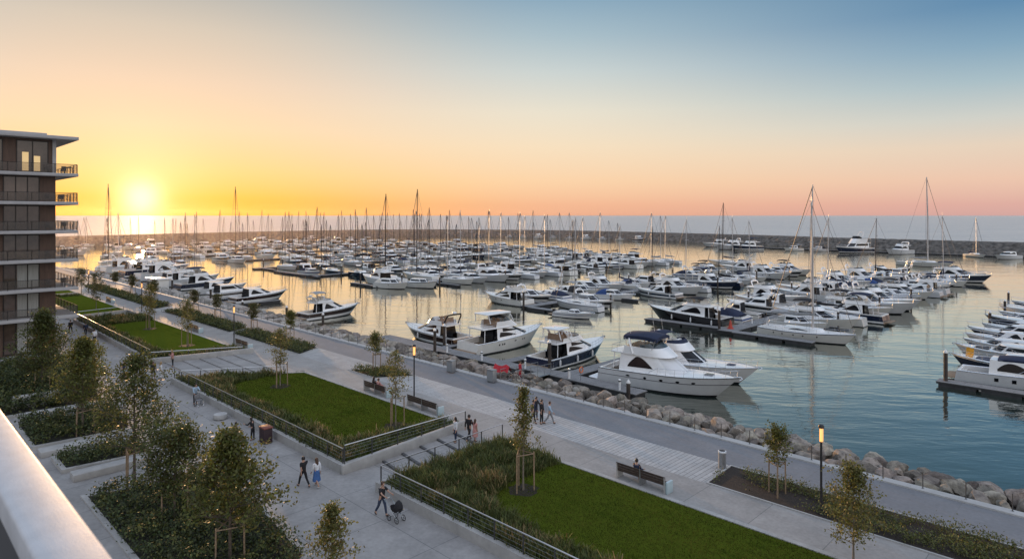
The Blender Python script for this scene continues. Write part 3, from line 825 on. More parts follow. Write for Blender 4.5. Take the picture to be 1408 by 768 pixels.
struct(b.build('ramp_steps', m_walk, smooth=False))
b = MB(); e = [(77.05, 22.0), (72.1, 31.5), (71.8, 31.5), (76.75, 22.0)]
b.prism([(-u, v) for u, v in e], LOW, lambda x, y: .08+.5*max(0, (y-22)/9.5)); o = b.build('ramp_wall', conc, bevel=.015)
tag(o, 'concrete parapet wall at the near end of the third lawn', 'wall')

# thin bright edging strips
b = MB()
for k, d in LAWN.items():
    pass
# railings: steel handrail on posts with five wires
def railing(path, label, h=.95, wires=4, step=1.9, post_m=rail_d, z=.06, rr=.034):
    a = P(*path[0], z); t = thing('railing', label, 'railing', a)
    L = lambda u, v, zz=0: P(u, v, z+zz)-a
    b = MB(); b.tube([L(u, v, h) for u, v in path], rr, 8); b.build('handrail', railst, t)
    b = MB()
    for i in range(wires):
        zz = h*(.16+.66*i/max(1, wires-1)); b.tube([L(u, v, zz) for u, v in path], .006, 4)
    if wires: b.build('wires', galv, t)
    for (p, q) in zip(path[:-1], path[1:]):
        d = math.hypot(q[0]-p[0], q[1]-p[1]); n_ = max(1, round(d/step))
        for i in range(n_+1 if q == path[-1] else n_):
            s_ = i/n_; b = MB(); b.box(-.028, .028, -.028, .028, -.30, h-.02)
            o = b.build('post', post_m, t); o.location = L(p[0]+(q[0]-p[0])*s_, p[1]+(q[1]-p[1])*s_)
    return t
railing([(-10, 21.42), (31.75, 21.42), (32.05, 31.6)], 'steel wire railing around the nearest lawn, turning up beside the ramp steps')
railing([(66.0, 21.32), (35.75, 21.32)], 'long steel wire railing on the wall of the middle lawn along the walkway')
railing([(35.6, 21.34), (35.6, 31.3)], 'steel wire railing climbing the parapet wall above the ramp steps', z=.3)
railing([(115, 23.1), (77.0, 22.4)], 'steel railing shining along the third lawn beside the walkway')
railing([(76.7, 22.4), (72.6, 30.6)], 'low thin railing across the near end of the third lawn', h=.7, wires=2)
railing([(65.6, 21.6), (60.6, 29.6)], 'low thin railing at the far end of the middle lawn facing the broad steps', h=.7, wires=2)
railing([(117.6, 23.3), (119.3, 30.8)], 'low thin railing across the near end of the fourth lawn', h=.6, wires=2)

# planter strips between boardwalk and crossings
def planter(poly, mat, label):
    b = MB(); o_ = [(-u, v) for u, v in poly]; i_ = [(-u, v) for u, v in inset(poly, .10)]
    rows = [[(x, y, -.1) for x, y in o_+o_[:1]], [(x, y, .07) for x, y in o_+o_[:1]], [(x, y, .07) for x, y in i_+i_[:1]], [(x, y, -.1) for x, y in i_+i_[:1]]]
    b.grid(rows); o = b.build('planter_edge', concl, merge=True, sharp=30); tag(o, label, 'planter edging')
    sheet('planting_bed', inset(poly, .10), .03, mat)
PLANT = [
 ([(18.3, 34.6), (18.5, 38.1), (-40, 38.1), (-40, 34.6)], mulch, 'thin pale edging of the bark mulch planter beside the lit lamp'),
 ([(57.3, 34.7), (54.8, 38.05), (50.4, 38.05), (52.5, 34.7)], soil, 'thin pale edging of the small triangular planter by the lamp post'),
 ([(85.8, 34.7), (85.8, 38.05), (69.3, 38.05), (67.3, 34.7)], soil, 'thin pale edging of the long leafy planter behind the middle lawn'),
 ([(113.5, 34.7), (111, 38.05), (88.5, 38.05), (86.6, 34.7)], soil, 'thin pale edging of the long planter behind the third lawn'),
 ([(165, 34.7), (165, 38.05), (119, 38.05), (117, 34.7)], soil, 'thin pale edging of the long far planter below the moored yachts'),
]
for a in PLANT: planter(*a)

# low beds on the building side
BEDS = [
 dict(poly=[(43.3, 9.0), (41.6, 15.8), (37.5, 15.9), (33, 15.6), (28.1, 15.0), (24.0, 9.0)], h=.10, lab='low concrete kerb of the large dark bed below the balcony'),
 dict(poly=[(51.2, 9.0), (50.2, 14.4), (47.4, 14.0), (48.0, 9.0)], h=.25, lab='low concrete kerb around the narrow hedge bed between two cross paths'),
 dict(poly=[(61.4, 8.4), (60.6, 14.9), (53.8, 14.6), (54.2, 8.4)], h=.25, lab='low concrete kerb around the bed of the young tree with stakes'),
 dict(poly=[(85.5, 7.5), (84.5, 15.6), (63.6, 15.2), (63.9, 7.5)], h=.25, lab='low concrete kerb around the dark bed in front of the apartment block'),
]
for d in BEDS:
    po = d['poly']; b = MB(); o_ = [(-u, v) for u, v in po]; i_ = [(-u, v) for u, v in inset(po, .28)]
    z1 = LOW+d['h']
    rows = [[(x, y, LOW-.1) for x, y in o_+o_[:1]], [(x, y, z1) for x, y in o_+o_[:1]], [(x, y, z1) for x, y in i_+i_[:1]], [(x, y, LOW-.1) for x, y in i_+i_[:1]]]
    b.grid(rows); o = b.build('bed_kerb', conc, merge=True, sharp=30); tag(o, d['lab'], 'kerb')
    d['pi'] = inset(po, .28); sheet('planting_bed', d['pi'], z1-.04, soil)
def wallbox(poly, z0, z1, label, mat=conc):
    b = MB(); b.uprism(poly, z0, z1); o = b.build('bench_wall', mat, bevel=.03); tag(o, label, 'wall')
wallbox([(45.9, 9.2), (46.0, 13.2), (46.9, 13.3), (46.9, 9.2)], LOW, LOW+.42, 'pale concrete bench wall beside the narrow hedge bed')
wallbox([(52.0, 8.6), (52.0, 13.0), (53.2, 13.2), (53.2, 8.6)], LOW, LOW+.38, 'pale concrete bench wall across from the narrow hedge bed')
wallbox([(61.8, 9.0), (61.6, 14.2), (62.6, 14.4), (62.9, 9.0)], LOW, LOW+.55, 'pale concrete bench wall by the bed of the young staked tree')
wallbox([(66.0, 9.0), (65.8, 12.6), (66.5, 12.7), (66.6, 9.0)], LOW, LOW+1.15, 'taller pale concrete wall below the apartment block')

# breakwater: a long bank of stones
bw_t = thing('breakwater', 'long grey stone breakwater closing off the harbour from the open sea', 'breakwater')
path = [Vector((-u, v)) for u, v in BW]
dense = []
for p, q in zip(path[:-1], path[1:]):
    n_ = max(1, int((q-p).length/1.5))
    dense += [p+(q-p)*i/n_ for i in range(n_)]
dense.append(path[-1])
for _ in range(14):
    dense = [dense[0]]+[(dense[i-1]+dense[i]*2+dense[i+1])/4 for i in range(1, len(dense)-1)]+[dense[-1]]
prof = [(-13, -2.4), (-11.5, -1.2), (-10, -.1), (-8.4, .9), (-6.8, 1.9), (-5.2, 2.9), (-3.6, 3.6), (-1.8, 3.7), (0, 3.75), (1.8, 3.7), (4, 3.2), (7, 1.2), (10, -.8), (13, -2.5)]
rows = []
rnd = random.Random(3)
for i, p in enumerate(dense):
    d = (dense[min(i+1, len(dense)-1)]-dense[max(i-1, 0)]).normalized(); nv = Vector((d.y, -d.x))
    # inner side faces the harbour centre
    if nv.dot(Vector((-200, 200))-p) < 0: nv = -nv
    row = []
    for a, z in prof:
        j = .42 if abs(a) > 4 else .10
        q = p-nv*(a) if False else p+nv*(-a)
        row.append((q.x+rnd.uniform(-j, j), q.y+rnd.uniform(-j, j), z+rnd.uniform(-j, j)*.9))
    rows.append(row)
b = MB(); b.grid(rows)
brk = M('breakwater_stone', (.035, .032, .030), .95, c2=(.19, .172, .152), vs=.6, bump=.35, bs=1.2)
o = b.build('stone_bank', brk, bw_t, smooth=False)

# ------------------------------------------------------------------ apartment block
wallm = M('facade_brown_panel', (.095, .055, .038), .6, var=.3, vs=1.2, stretch=(3, 3, .4))
frame = M('window_frame_bronze', (.028, .024, .022), .4, metal=.5)
slabm = M('balcony_slab_white', (.40, .39, .39), .6, var=.08, vs=1)
soff = M('soffit_grey', (.30, .29, .285), .7, var=.1, vs=1)
wing = M('window_glass', (.085, .062, .050), .05, spec=.8, var=.5, vs=.35)
curt = M('curtain_pale', (.30, .30, .28), .9, var=.2, vs=2, stretch=(8, 8, .2))
balg = M('balustrade_glass', (.18, .17, .16), .04, spec=.7)
n_, l_, b_ = nt(balg)
mx = n_.new('ShaderNodeMixShader'); mx.inputs[0].default_value = .17; tp = n_.new('ShaderNodeBsdfTransparent'); tp.inputs['Color'].default_value = (.92, .9, .88, 1)
l_.new(tp.outputs[0], mx.inputs[1]); l_.new(b_.outputs[0], mx.inputs[2]); l_.new(mx.outputs[0], n_['Material Output'].inputs[0])
lit = M('warm_pane_reflection', (.8, .6, .3), .6, emit=(1, .66, .30), estr=.42)  # glow standing in for warm reflections in the window glass
bld = thing('apartment_building', 'brown apartment block with white balcony slabs and glass balustrades at the left', 'building', P(92.3, 16.7, LOW))
O = P(92.3, 16.7, LOW)
def bl(u, v, z): return P(u, v, z)-O
FL = [3.75, 7.05, 10.4, 13.75, 17.1, 20.45]      # slab tops
UF, VS, VB, UB = 92.3, 16.7, -16., 118.
b = MB(); b.box(-UB+92.3, 0, VB-VS, 0, 0, 24.4-LOW); b.build('wall', wallm, bld)
for i, z in enumerate(FL):
    b = MB(); b.box(-UB+92.3, 1.5, VB-VS-.5, 2.0, z-.36-LOW, z-LOW); s = b.build('balcony_slab', slabm, bld, bevel=.02)
    zz = z-LOW
    # balustrade glass and rail
    g = MB(); g.box(1.40, 1.42, VB-VS, 1.9, zz+.08, zz+1.02); g.box(-20, 1.40, 1.88, 1.90, zz+.08, zz+1.02); g.build('balustrade', balg, bld, smooth=False)
    g = MB(); g.tube([(1.41, VB-VS, zz+1.06), (1.41, 1.89, zz+1.06), (-20, 1.89, zz+1.06)], .03, 6)
    for k in range(9): g.box(1.38, 1.44, 1.89-k*2.2-.03, 1.89-k*2.2+.03, zz, zz+1.05)
    for k in range(12): g.box(1.3-k*1.7-.06, 1.3-k*1.7+.06, 1.84, 1.92, zz, zz+1.05)
    g.build('balcony_rail', frame, bld)
levels = [LOW]+FL
for i, z in enumerate(levels):
    z0 = z-LOW+.05; z1 = (levels[i+1]-.42 if i+1 < len(levels) else 24.2)-LOW-.05
    if i == 0: z0 += .1
    # window bays run away from the corner: panes with dark frames, a solid brown panel next to the corner
    bays = [(-1.6, -4.9), (-6.2, -9.1), (-10.4, -13.3), (-14.5, -17.4), (-18.6, -21.5), (-22.7, -25.6)] if i < len(levels)-1 else [(-.75, -3.7), (-5.0, -7.1), (-8.5, -11.4), (-12.6, -15.5), (-17, -20), (-22, -25)]
    for k, (ya, yb) in enumerate(bays):
        f_ = MB()
        npan = 3 if i < len(levels)-1 else 2
        f_.box(.0, .07, yb-.08, ya+.08, z0, z0+.07); f_.box(.0, .07, yb-.08, ya+.08, z1-.09, z1)
        for q in range(npan+1):
            y = yb+(ya-yb)*q/npan; f_.box(.0, .08, y-.05, y+.05, z0+.07, z1-.09)
        w_ = f_.build('window', frame, bld, smooth=False)
        g = MB(); g.box(.015, .03, yb, ya, z0+.07, z1-.09); g.build('pane', wing, w_, smooth=False)
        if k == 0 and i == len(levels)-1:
            for y0, y1, za, zb in ((-1.5, -2.1, .15, 1.9), (-2.6, -3.2, .15, 2.3)): g = MB(); g.box(.034, .04, y1, y0, z0+za, z0+zb); g.build('pane_reflection', lit, w_, smooth=False)  # reflections painted as glowing strips just proud of the opaque pane
        if k == 0 and i in (1, 2, 0):
            g = MB(); m0 = 12; ys = [ya-(ya-yb)*(.02+.6*j/m0) for j in range(m0+1)]
            g.grid([[(.036+.02*(j % 2), y, z0+.1) for j, y in enumerate(ys)], [(.036+.02*(j % 2), y, z1-.12) for j, y in enumerate(ys)]]); g.build('curtain', curt, w_)
# penthouse is set back a little under a broad roof slab
b = MB(); b.box(-UB+92.3-.5, 1.7, VB-VS-.5, 2.0, 24.4-LOW, 24.78-LOW); b.build('roof', slabm, bld, bevel=.03)
b = MB(); b.box(-UB+93, .4, VB-VS, -.9, 24.78-LOW, 25.1-LOW); b.build('roof_plinth', slabm, bld, bevel=.03)
b = MB(); b.box(-.03, .12, -.32, .05, 20.45-LOW, 24.4-LOW); b.build('corner_panel', slabm, bld)
# furniture on the balconies
def bal_table(u, v, z, label, mat):
    t = thing('balcony_table', label, 'table', P(u, v, z))
    b = MB(); b.box(-.7, .7, -.45, .45, .70, .74); b.build('tabletop', mat, t, bevel=.01)
    for x in (-.6, .6):
        for y in (-.38, .38): b = MB(); b.box(x-.03, x+.03, y-.03, y+.03, 0, .70); b.build('leg', frame, t)
def bal_chair(u, v, z, label, rz, mat):
    t = thing('balcony_chair', label, 'chair', P(u, v, z), rz, 'chairs on the balconies')
    b = MB(); b.box(-.25, .25, -.25, .25, .40, .47); b.build('seat', mat, t, bevel=.015)
    b = MB(); b.box(-.27, -.21, -.25, .25, .47, .95); b.build('backrest', mat, t, bevel=.015)
    for x in (-.22, .22):
        for y in (-.22, .22): b = MB(); b.box(x-.02, x+.02, y-.02, y+.02, 0, .40); b.build('leg', frame, t)
chm = M('wicker_dark', (.05, .035, .03), .8, var=.3, vs=20)
for i, fl in ((1, 'second lowest'), (2, 'third lowest'), (3, 'middle'), (4, 'next to top'), (5, 'top')):
    z = FL[i]
    bal_table(91.9 if i != 4 else 93.3, 17.8, z, f'small balcony table at the corner of the {fl} balcony', chm)
    bal_chair(93.5 if i != 4 else 95.0, 17.7, z, f'dark wicker chair at the corner of the {fl} balcony', PI, chm)
    bal_chair(91.6, 15.8, z, f'dark chair against the glass front of the {fl} balcony', 0, chm)
# planter box at the foot of the block
b = MB(); b.ubox(86.6, 87.4, 10, 15.2, LOW, LOW+.8); o = b.build('planter_box', slabm, bevel=.03); tag(o, 'white planter box at the foot of the apartment block', 'planter')

# ------------------------------------------------------------------ balcony parapet right below the camera
paint = M('parapet_white_paint', (.52, .52, .53), .55, var=.10, vs=8, spec=.3, bump=.0006, bs=120)
par = thing('balcony_parapet', 'white painted balcony parapet with a sunlit edge at the lower left corner', 'parapet', P(0, .45, 14.5))
b = MB(); b.box(-14, 5, -.083, .083, -.10, 0); b.build('cap', paint, par, bevel=.014, seg=3)
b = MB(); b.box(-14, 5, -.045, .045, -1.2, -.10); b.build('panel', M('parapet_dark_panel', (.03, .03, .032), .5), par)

# ------------------------------------------------------------------ pontoons and piles
def pontoon(label, rects, loc):
    """rects: list of (name, u0, u1, v0, v1) in plan; the first is the main deck"""
    O = P(*loc, WZ); t = thing('floating_pontoon', label, 'pontoon', O)
    for nm, u0, u1, v0, v1, *hh in rects:
        h = hh[0] if hh else .48
        b = MB(); x0, x1, y0, y1 = -u1-O.x, -u0-O.x, v0-O.y, v1-O.y
        b.box(x0, x1, y0, y1, h-.09, h); d = b.build(nm, m_dock, t, bevel=.012, seg=1)
        b = MB(); lx, ly = x1-x0, y1-y0
        if lx > ly:
            n_ = max(1, int(lx/3.2))
            for i in range(n_): b.box(x0+lx*(i+.06)/n_, x0+lx*(i+.94)/n_, y0+.06, y1-.06, -.3, h-.10)
            b.box(x0+.04, x1-.04, y0+.03, y1-.03, h-.22, h-.092)
        else:
            n_ = max(1, int(ly/3.2))
            for i in range(n_): b.box(x0+.06, x1-.06, y0+ly*(i+.06)/n_, y0+ly*(i+.94)/n_, -.3, h-.10)
            b.box(x0+.03, x1-.03, y0+.04, y1-.04, h-.22, h-.092)
        b.build('float', floatm, d, smooth=False)
    return t
pile0 = None
def pile(u, v, label, top=2.6, r=.19, cap=True):
    global pile0
    t = thing('mooring_pile', label, 'mooring pile', P(u, v, WZ), 0, 'mooring piles of the marina')
    b = MB(); b.lathe([(r, -1.5), (r, top)], n=10); b.build('shaft', pile_m, t)
    if cap: b = MB(); b.lathe([(r*1.08, top-.02), (r*1.1, top+.06), (r*.6, top+.22), (.03, top+.34)], n=10); b.build('cap', pilecap, t)
    return t
# near shore pontoon with its side finger
pontoon('grey pontoon along the rock slope where the nearest yachts lie', [
 ('main_deck', 34.0, 49.0, 50.9, 52.9), ('main_deck', 49.0, 62.2, 50.2, 52.2), ('finger', 42.4, 44.2, 52.9, 66.5), ('main_deck', 62.2, 75.5, 49.9, 52.4), ('finger', 51.6, 53.0, 52.2, 62.5), ('finger', 63.0, 64.2, 52.4, 61)], (45, 52))
pontoon('grey pontoon close to the shore where black striped cruisers moor', [('main_deck', 92, 146, 48.2, 50.0), ('finger', 102.6, 103.6, 50, 58), ('finger', 121.8, 122.8, 50, 59), ('finger', 131.3, 132.3, 50, 59)], (110, 49))
pontoon('far shore pontoon below the big white yachts at left', [('main_deck', 150, 232, 48.4, 50.2), ('finger', 170, 171, 50.2, 60), ('finger', 182, 183, 50.2, 60), ('finger', 196, 197, 50.2, 60), ('finger', 214, 215, 50.2, 60)], (190, 49))
def fingers(u0, vs, side, ln=9.5): return [('finger', u0-1.1-ln if side < 0 else u0+1.1, u0-1.1 if side < 0 else u0+1.1+ln, v-.4, v+.4) for v in vs]
pontoon('long pontoon stretching away from the big sailing yacht', [('main_deck', 42.4, 44.8, 88, 216), ('head', 31.4, 42.4, 87.6, 89.4), ('head', 44.8, 58.0, 89.2, 91)]
        +fingers(43.6, [103+10.4*i for i in range(10)], -1)+fingers(43.6, [98+10.4*i for i in range(10)], 1), (43.6, 90))
pontoon('pontoon with a slanted head behind the small open runabout', [('main_deck', 80.3, 82.5, 86, 192), ('head', 71.4, 80.3, 85.4, 87)]
        +fingers(81.4, [98+10.4*i for i in range(9)], -1, 8.5)+fingers(81.4, [92+10.4*i for i in range(9)], 1, 8.5), (81.4, 88))
pontoon('third long pontoon, its stub showing beside two white cruisers', [('main_deck', 129, 131, 86, 205), ('head', 131, 141, 86, 87.4), ('head', 117.4, 129, 100.8, 102)]
        +fingers(130, [97+11*i for i in range(9)], -1, 8)+fingers(130, [96+11*i for i in range(9)], 1, 8), (130, 88))
for u, v1, lab in ((165, 226, 'fourth long pontoon with dark low floats and few boats'), (201, 236, 'fifth long pontoon among the crowded sailing boats')):
    pontoon(lab, [('main_deck', u-1, u+1, 88, v1), ('head', u-4, u+22, 88, 89.2) if u == 165 else ('head', u-10, u-1, 90, 91.2)], (u, 90))
for k, u in enumerate((241, 281, 320, 358, 398)):
    pontoon(f'distant pontoon hidden between tight rows of boats, {ORD[k]} of five', [('main_deck', u-1, u+1, 96, 250)], (u, 96))
pontoon('pontoon at the right edge with a tall pile at its end', [('main_deck', -1.2, 1.2, 70, 160), ('finger', 1.2, 15.3, 76.2, 77.9)]+fingers(0, [89, 101.5, 113, 124, 136], 1, 13), (0, 80))
pontoon('thin pontoon lying along the foot of the breakwater', [('main_deck', 30, 170, 330.5, 332.5)], (100, 331))

# hero piles
for (u, v, lab, top) in (
 (14.6, 77.0, 'tall dark pile with a white cap at the end of the right pontoon', 3.3), (16.6, 116.4, 'thick brown pile among the boats at the right edge', 2.9), (17.2, 134.9, 'dark pile with white cap farther up the right edge', 2.8), (18.6, 150, 'dark capped pile at the far right edge', 2.8),
 (44.9, 88.9, 'dark pile at the head of the long pontoon with a red cone', 3.2), (81.6, 85.9, 'dark pile at the corner of the slanted pontoon head', 3.1), (126.5, 91.2, 'dark pile between the two white cruisers', 3.0), (137, 86.5, 'dark pile on the stub left of the two white cruisers', 3.0),
 (62.4, 49.9, 'dark square pile by the stern of the white flybridge yacht', 3.0), (46.8, 53.4, 'brown pile at the stern of the dark hulled flybridge yacht', 3.2), (64.6, 53.2, 'dark pile behind the stern of the sport yacht with brown stripe', 2.9),
 (43.0, 66.9, 'short grey pile at the tip of the side finger', 1.5), (34.6, 50.6, 'short pink brown pile at the near end of the pontoon', 1.5), (128, 47.8, 'dark pile near the shore beside two striped cruisers', 3.0), (150, 48.0, 'dark pile near the shore left of the striped cruisers', 3.2), (88.5, 49.4, 'thin grey pile on the rocks left of the striped cruiser', 2.2), (113, 47.6, 'grey pile at the end of the shore pontoon', 2.0), (101, 49.8, 'thin pile near the stern of the cruiser with bimini', 2.0)):
    pile(u, v, lab, top)
rp = random.Random(11)
def pname(u): return {43.6: 'long near pontoon', 81.4: 'second pontoon', 130: 'third pontoon', 165: 'fourth pontoon', 201: 'fifth pontoon'}[u]
for u, v0, dv, n_ in ((43.6, 103, 20.8, 5), (81.4, 98, 20.8, 5), (130, 97, 22, 5), (165, 97, 26, 4), (201, 97, 26, 4)):
    for i in range(n_):
        for sd in (-1, 1):
            pile(u+sd*(10.5 if u < 150 else 1.4), v0+dv*i+(0 if sd < 0 else -5), f'dark pile, {ORD[i]} back on the {"near" if sd < 0 else "far"} side of the {pname(u)}', 2.6+rp.uniform(-.2, .5), .17)

# ------------------------------------------------------------------ the nearest boats, each built on its own
def cabd(xa, xm, xf, h, w=.38, **k): return dict(xa=xa, xm=xm, xf=xf, h=h, w=w, **k)
H1 = motor(dict(L=13.9, B=4.5, Fs=1.62, Fb=2.15, hull=gelg, deckm=gel, bands=[(.62, 0), (.66, 2), (1, 0)], bmats=[M('hull_grey_line', (.12, .12, .13), .4)], rake=.16, full=2.3,
     ports=[(.24, .275, .70, .80, 1), (.38, .405, .66, .80, 1), (.50, .53, .66, .78, 1), (.62, .65, .66, .77, 1), (.73, .76, .66, .76, 1)],
     cab=cabd(.17, .50, .66, 1.65, .37, rake=1.35, tum=.22, wa0=.13, wa1=.52), win='swoosh', screen=M('windscreen_cover_white', (.66, .67, .68), .8), wslo=.16, wshi=.95, oh=.07, hatch=glassd,
     fly=dict(xa=.20, xm=.40, xf=.56, h=.70, w=1.62, rake=1.5, sh=.55), arch=dict(x=.28, h=1.5, lean=-.5, r=.10), bimini=dict(x0=.20, x1=.46, m=cnavy, h=1.15, w=1.5, th=.34), seatm=cush, fenders=0, plen=1.1, platm=gel, rubm=boot, rub=1),
     'motor_yacht', 'big white flybridge yacht with a thick navy bimini alongside the nearest pontoon')
put(H1, 40.7, 55.5, R(7))
H2 = motor(dict(L=14.2, B=4.3, Fs=1.35, Fb=2.0, hull=gel, rake=.15, full=2.3, cab=cabd(.20, .46, .62, 1.35, .36, rake=1.5, tum=.25, wa0=.1, wa1=.58), win='band', screen=glassd, wslo=.2, wshi=.9, oh=.06, hatch=cnavy,
     ports=[(.42, .46, .62, .8, 1), (.55, .59, .62, .8, 1)], fly=dict(xa=.2, xm=.36, xf=.50, h=.6, w=1.5, rake=1.3, sh=.5, ), fscreen=cnavy, arch=dict(x=.24, h=1.25, lean=-.4, r=.10), bimini=dict(x0=.16, x1=.30, m=cnavy, h=.9, w=1.3), fenders=0),
     'motor_yacht', 'white yacht with navy covered flybridge screen behind the big bimini yacht')
put(H2, 41.8, 62.6, R(2))
H3 = motor(dict(L=12.6, B=4.1, Fs=1.2, Fb=1.95, hull=gel, bands=[(.24, 0), (.92, 2), (1, 0)], bmats=[navy], rake=.15, cab=cabd(.27, .55, .79, 1.35, .38, rake=2.5, tum=.24), win='twin', oh=.14, wslo=.2,
     ports=[(.42, .44, .5, .68, 1), (.48, .50, .5, .68, 1), (.54, .56, .5, .68, 1)], fly=dict(xa=.22, xm=.42, xf=.60, h=.45, w=1.4, rake=1.8, sh=.22), seatm=cushb, arch=dict(x=.34, h=1.3, lean=-1.1, r=.10, w=1.35), hardtop=dict(x0=.16, x1=.36, w=1.25, h=1.0), sunpad=cushb, fenders=3, fside=(-1,)),
     'motor_yacht', 'flybridge yacht with dark navy hull and white deck moored stern to the pontoon')
put(H3, 48.6, 53.4, R(91))
H4 = motor(dict(L=13.2, B=4.4, Fs=1.4, Fb=2.25, hull=gelw, rake=.16, full=2.4, cab=cabd(.28, .58, .82, 1.45, .385, rake=2.7, tum=.24), win='twin', oh=.17, wslo=.25,
     ports=[(.27, .285, .56, .70, 0), (.31, .325, .56, .70, 0), (.335, .35, .56, .70, 0), (.47, .50, .66, .74, 2), (.59, .60, .62, .74, 0), (.62, .63, .62, .74, 0)],
     fly=dict(xa=.27, xm=.44, xf=.62, h=.70, w=1.5, rake=1.7, sh=.75, ark=.2), fscreen=glassm, hardtop=dict(x0=.17, x1=.50, w=1.4, h=.95), seatm=cushb, fenders=0, platm=teak),
     'motor_yacht', 'tall white flybridge yacht with hard top and two dark side windows, stern to the pontoon')
put(H4, 60.0, 52.9, R(88))
H5 = motor(dict(L=11.8, B=3.9, Fs=1.15, Fb=1.85, hull=gel, bands=[(.34, 0), (.86, 2), (1, 0)], bmats=[maroon], rake=.15, cab=cabd(.26, .56, .82, 1.3, .38, rake=2.6, tum=.24), win='twin', glass=maroon, screen=maroon, oh=.10,
     fly=dict(xa=.24, xm=.42, xf=.56, h=.5, w=1.35, rake=1.3, sh=.3), fscreen=glassd, arch=dict(x=.22, h=1.35, lean=-.75, r=.10, m=darkmast, flat=1.2), seatm=cushb, fenders=2),
     'motor_yacht', 'sport yacht with dark brown hull stripe and tinted windows, bow turned left')
put(H5, 63.9, 56.0, R(183))
H6 = motor(dict(L=11.2, B=3.7, Fs=1.2, Fb=1.75, hull=gel, bands=[(.40, 0), (.88, 2), (1, 0)], bmats=[maroon], rake=.15, cab=cabd(.28, .52, .76, 1.4, .38, rake=2.0, tum=.22), win='arch', oh=.12, wslo=.3,
     fly=dict(xa=.20, xm=.38, xf=.52, h=.35, w=1.3, rake=1.3, sh=.25), arch=dict(x=.2, h=.9, lean=-.5, r=.07), bimini=dict(x0=.18, x1=.36, m=cgrey, h=1.3, w=1.0, fm=darkmast), seatm=cush),
     'motor_yacht', 'white cruiser with dark stripe and small grey bimini alone in the golden water')
put(H6, 98.4, 51.0, R(94))
H7 = motor(dict(L=11.6, B=3.8, Fs=1.25, Fb=1.8, hull=gel, bands=[(.45, 0), (.86, 2), (1, 0)], bmats=[maroon], rake=.15, cab=cabd(.24, .50, .74, 1.35, .38, rake=2.1, tum=.22), win='arch', oh=.0, wslo=.25),
     'motor_yacht', 'low sport cruiser with dark stripe and arched window, bow over the channel')
put(H7, 126.6, 51.2, R(94))
H8 = motor(dict(L=11.0, B=3.8, Fs=1.3, Fb=1.75, hull=gel, bands=[(.5, 0), (.74, 2), (1, 0)], bmats=[maroon], rake=.15, cab=cabd(.14, .46, .72, 1.45, .40, rake=2.0, tum=.22), win='band', oh=.0),
     'motor_yacht', 'white hardtop cruiser with long dark window band left of the low sport cruiser')
put(H8, 136.8, 50.8, R(94))
H9 = motor(dict(L=7.4, B=2.6, Fs=.85, Fb=1.15, hull=gel, bands=[(.55, 0), (.66, 2), (1, 0)], bmats=[cblue], cab=cabd(.42, .56, .70, .55, .36, rake=1.3, tum=.2), win='band', canopy=None, seatm=cush, rails=True, outboard=[0.]),
     'runabout', 'small open runabout with a blue windscreen off the slanted pontoon head', cat='small boat')
put(H9, 72.3, 84.0, R(8))
H10 = motor(dict(L=14.4, B=4.2, Fs=1.5, Fb=2.2, hull=black, rake=.15, cab=cabd(.22, .52, .76, 1.45, .38, rake=2.3, tum=.24), win='arch', oh=.06, wslo=.25, fly=dict(xa=.26, xm=.40, xf=.52, h=.35, w=1.35, rake=1.3, sh=.2), bimini=dict(x0=.26, x1=.46, m=cblack, h=.8, w=1.25), ports=[(.3, .4, .5, .7, 2)], fenders=3, fside=(1,)),
     'motor_yacht', 'black hulled sport yacht lying along the head of the long pontoon')
put(H10, 45.4, 93.0, R(178))
H11 = sailboat(dict(L=12.9, B=3.9, Fs=1.25, Fb=1.55, hull=gelw, sail=True, rake=.10, dip=.1, bands=[(.90, 0), (.95, 2), (1, 0)], bmats=[navy], mast=17.3, mx=.58, mr=.13, cover=cgrey, hood=None, bl=.50, bh=1.5,
     ports=[(.2, .215, .55, .72, 1), (.3, .315, .55, .72, 1), (.42, .435, .55, .72, 1), (.52, .535, .55, .72, 1), (.66, .675, .55, .72, 1)]),
     'sailing_yacht', 'long white sailing yacht with tall pale mast at the head of the long pontoon')
put(H11, 40.2, 91.8, R(0))
H14 = motor(dict(L=11.6, B=4.0, Fs=1.2, Fb=1.95, hull=gelw, rake=.15, bands=[(.12, 0), (.17, 2), (1, 0)], bmats=[navy], cab=cabd(.28, .56, .80, 1.35, .38, rake=2.3, tum=.22), win='twin', oh=.15, fly=dict(xa=.22, xm=.42, xf=.54, h=.5, w=1.35, rake=1.2, sh=.3), ports=[(.44, .47, .6, .74, 1), (.58, .61, .6, .74, 1)]),
     'motor_yacht', 'white flybridge yacht with bow to the left beside the slanted pontoon head')
put(H14, 83.2, 88.9, R(181))
H15 = motor(dict(L=8.8, B=3.1, Fs=1.0, Fb=1.4, hull=gel, cab=cabd(.34, .56, .74, 1.0, .37, rake=1.4, tum=.22), win='band', canopy=dict(m=cblue, x0=.10)),
     'cabin_cruiser', 'cabin cruiser with a blue canopy at the end of the second pontoon', cat='cabin cruiser')
put(H15, 82.0, 107.6, R(12))
H16 = motor(dict(L=10.4, B=3.6, Fs=1.15, Fb=1.6, hull=gel, bands=[(.42, 0), (.72, 2), (1, 0)], bmats=[navy], cab=cabd(.26, .5, .72, 1.25, .38, rake=1.7, tum=.22), win='arch', canopy=None, fenders=2),
     'motor_yacht', 'white hardtop cruiser with a navy hull band right of the blue canopy boat')
put(H16, 68.4, 118.4, R(180))
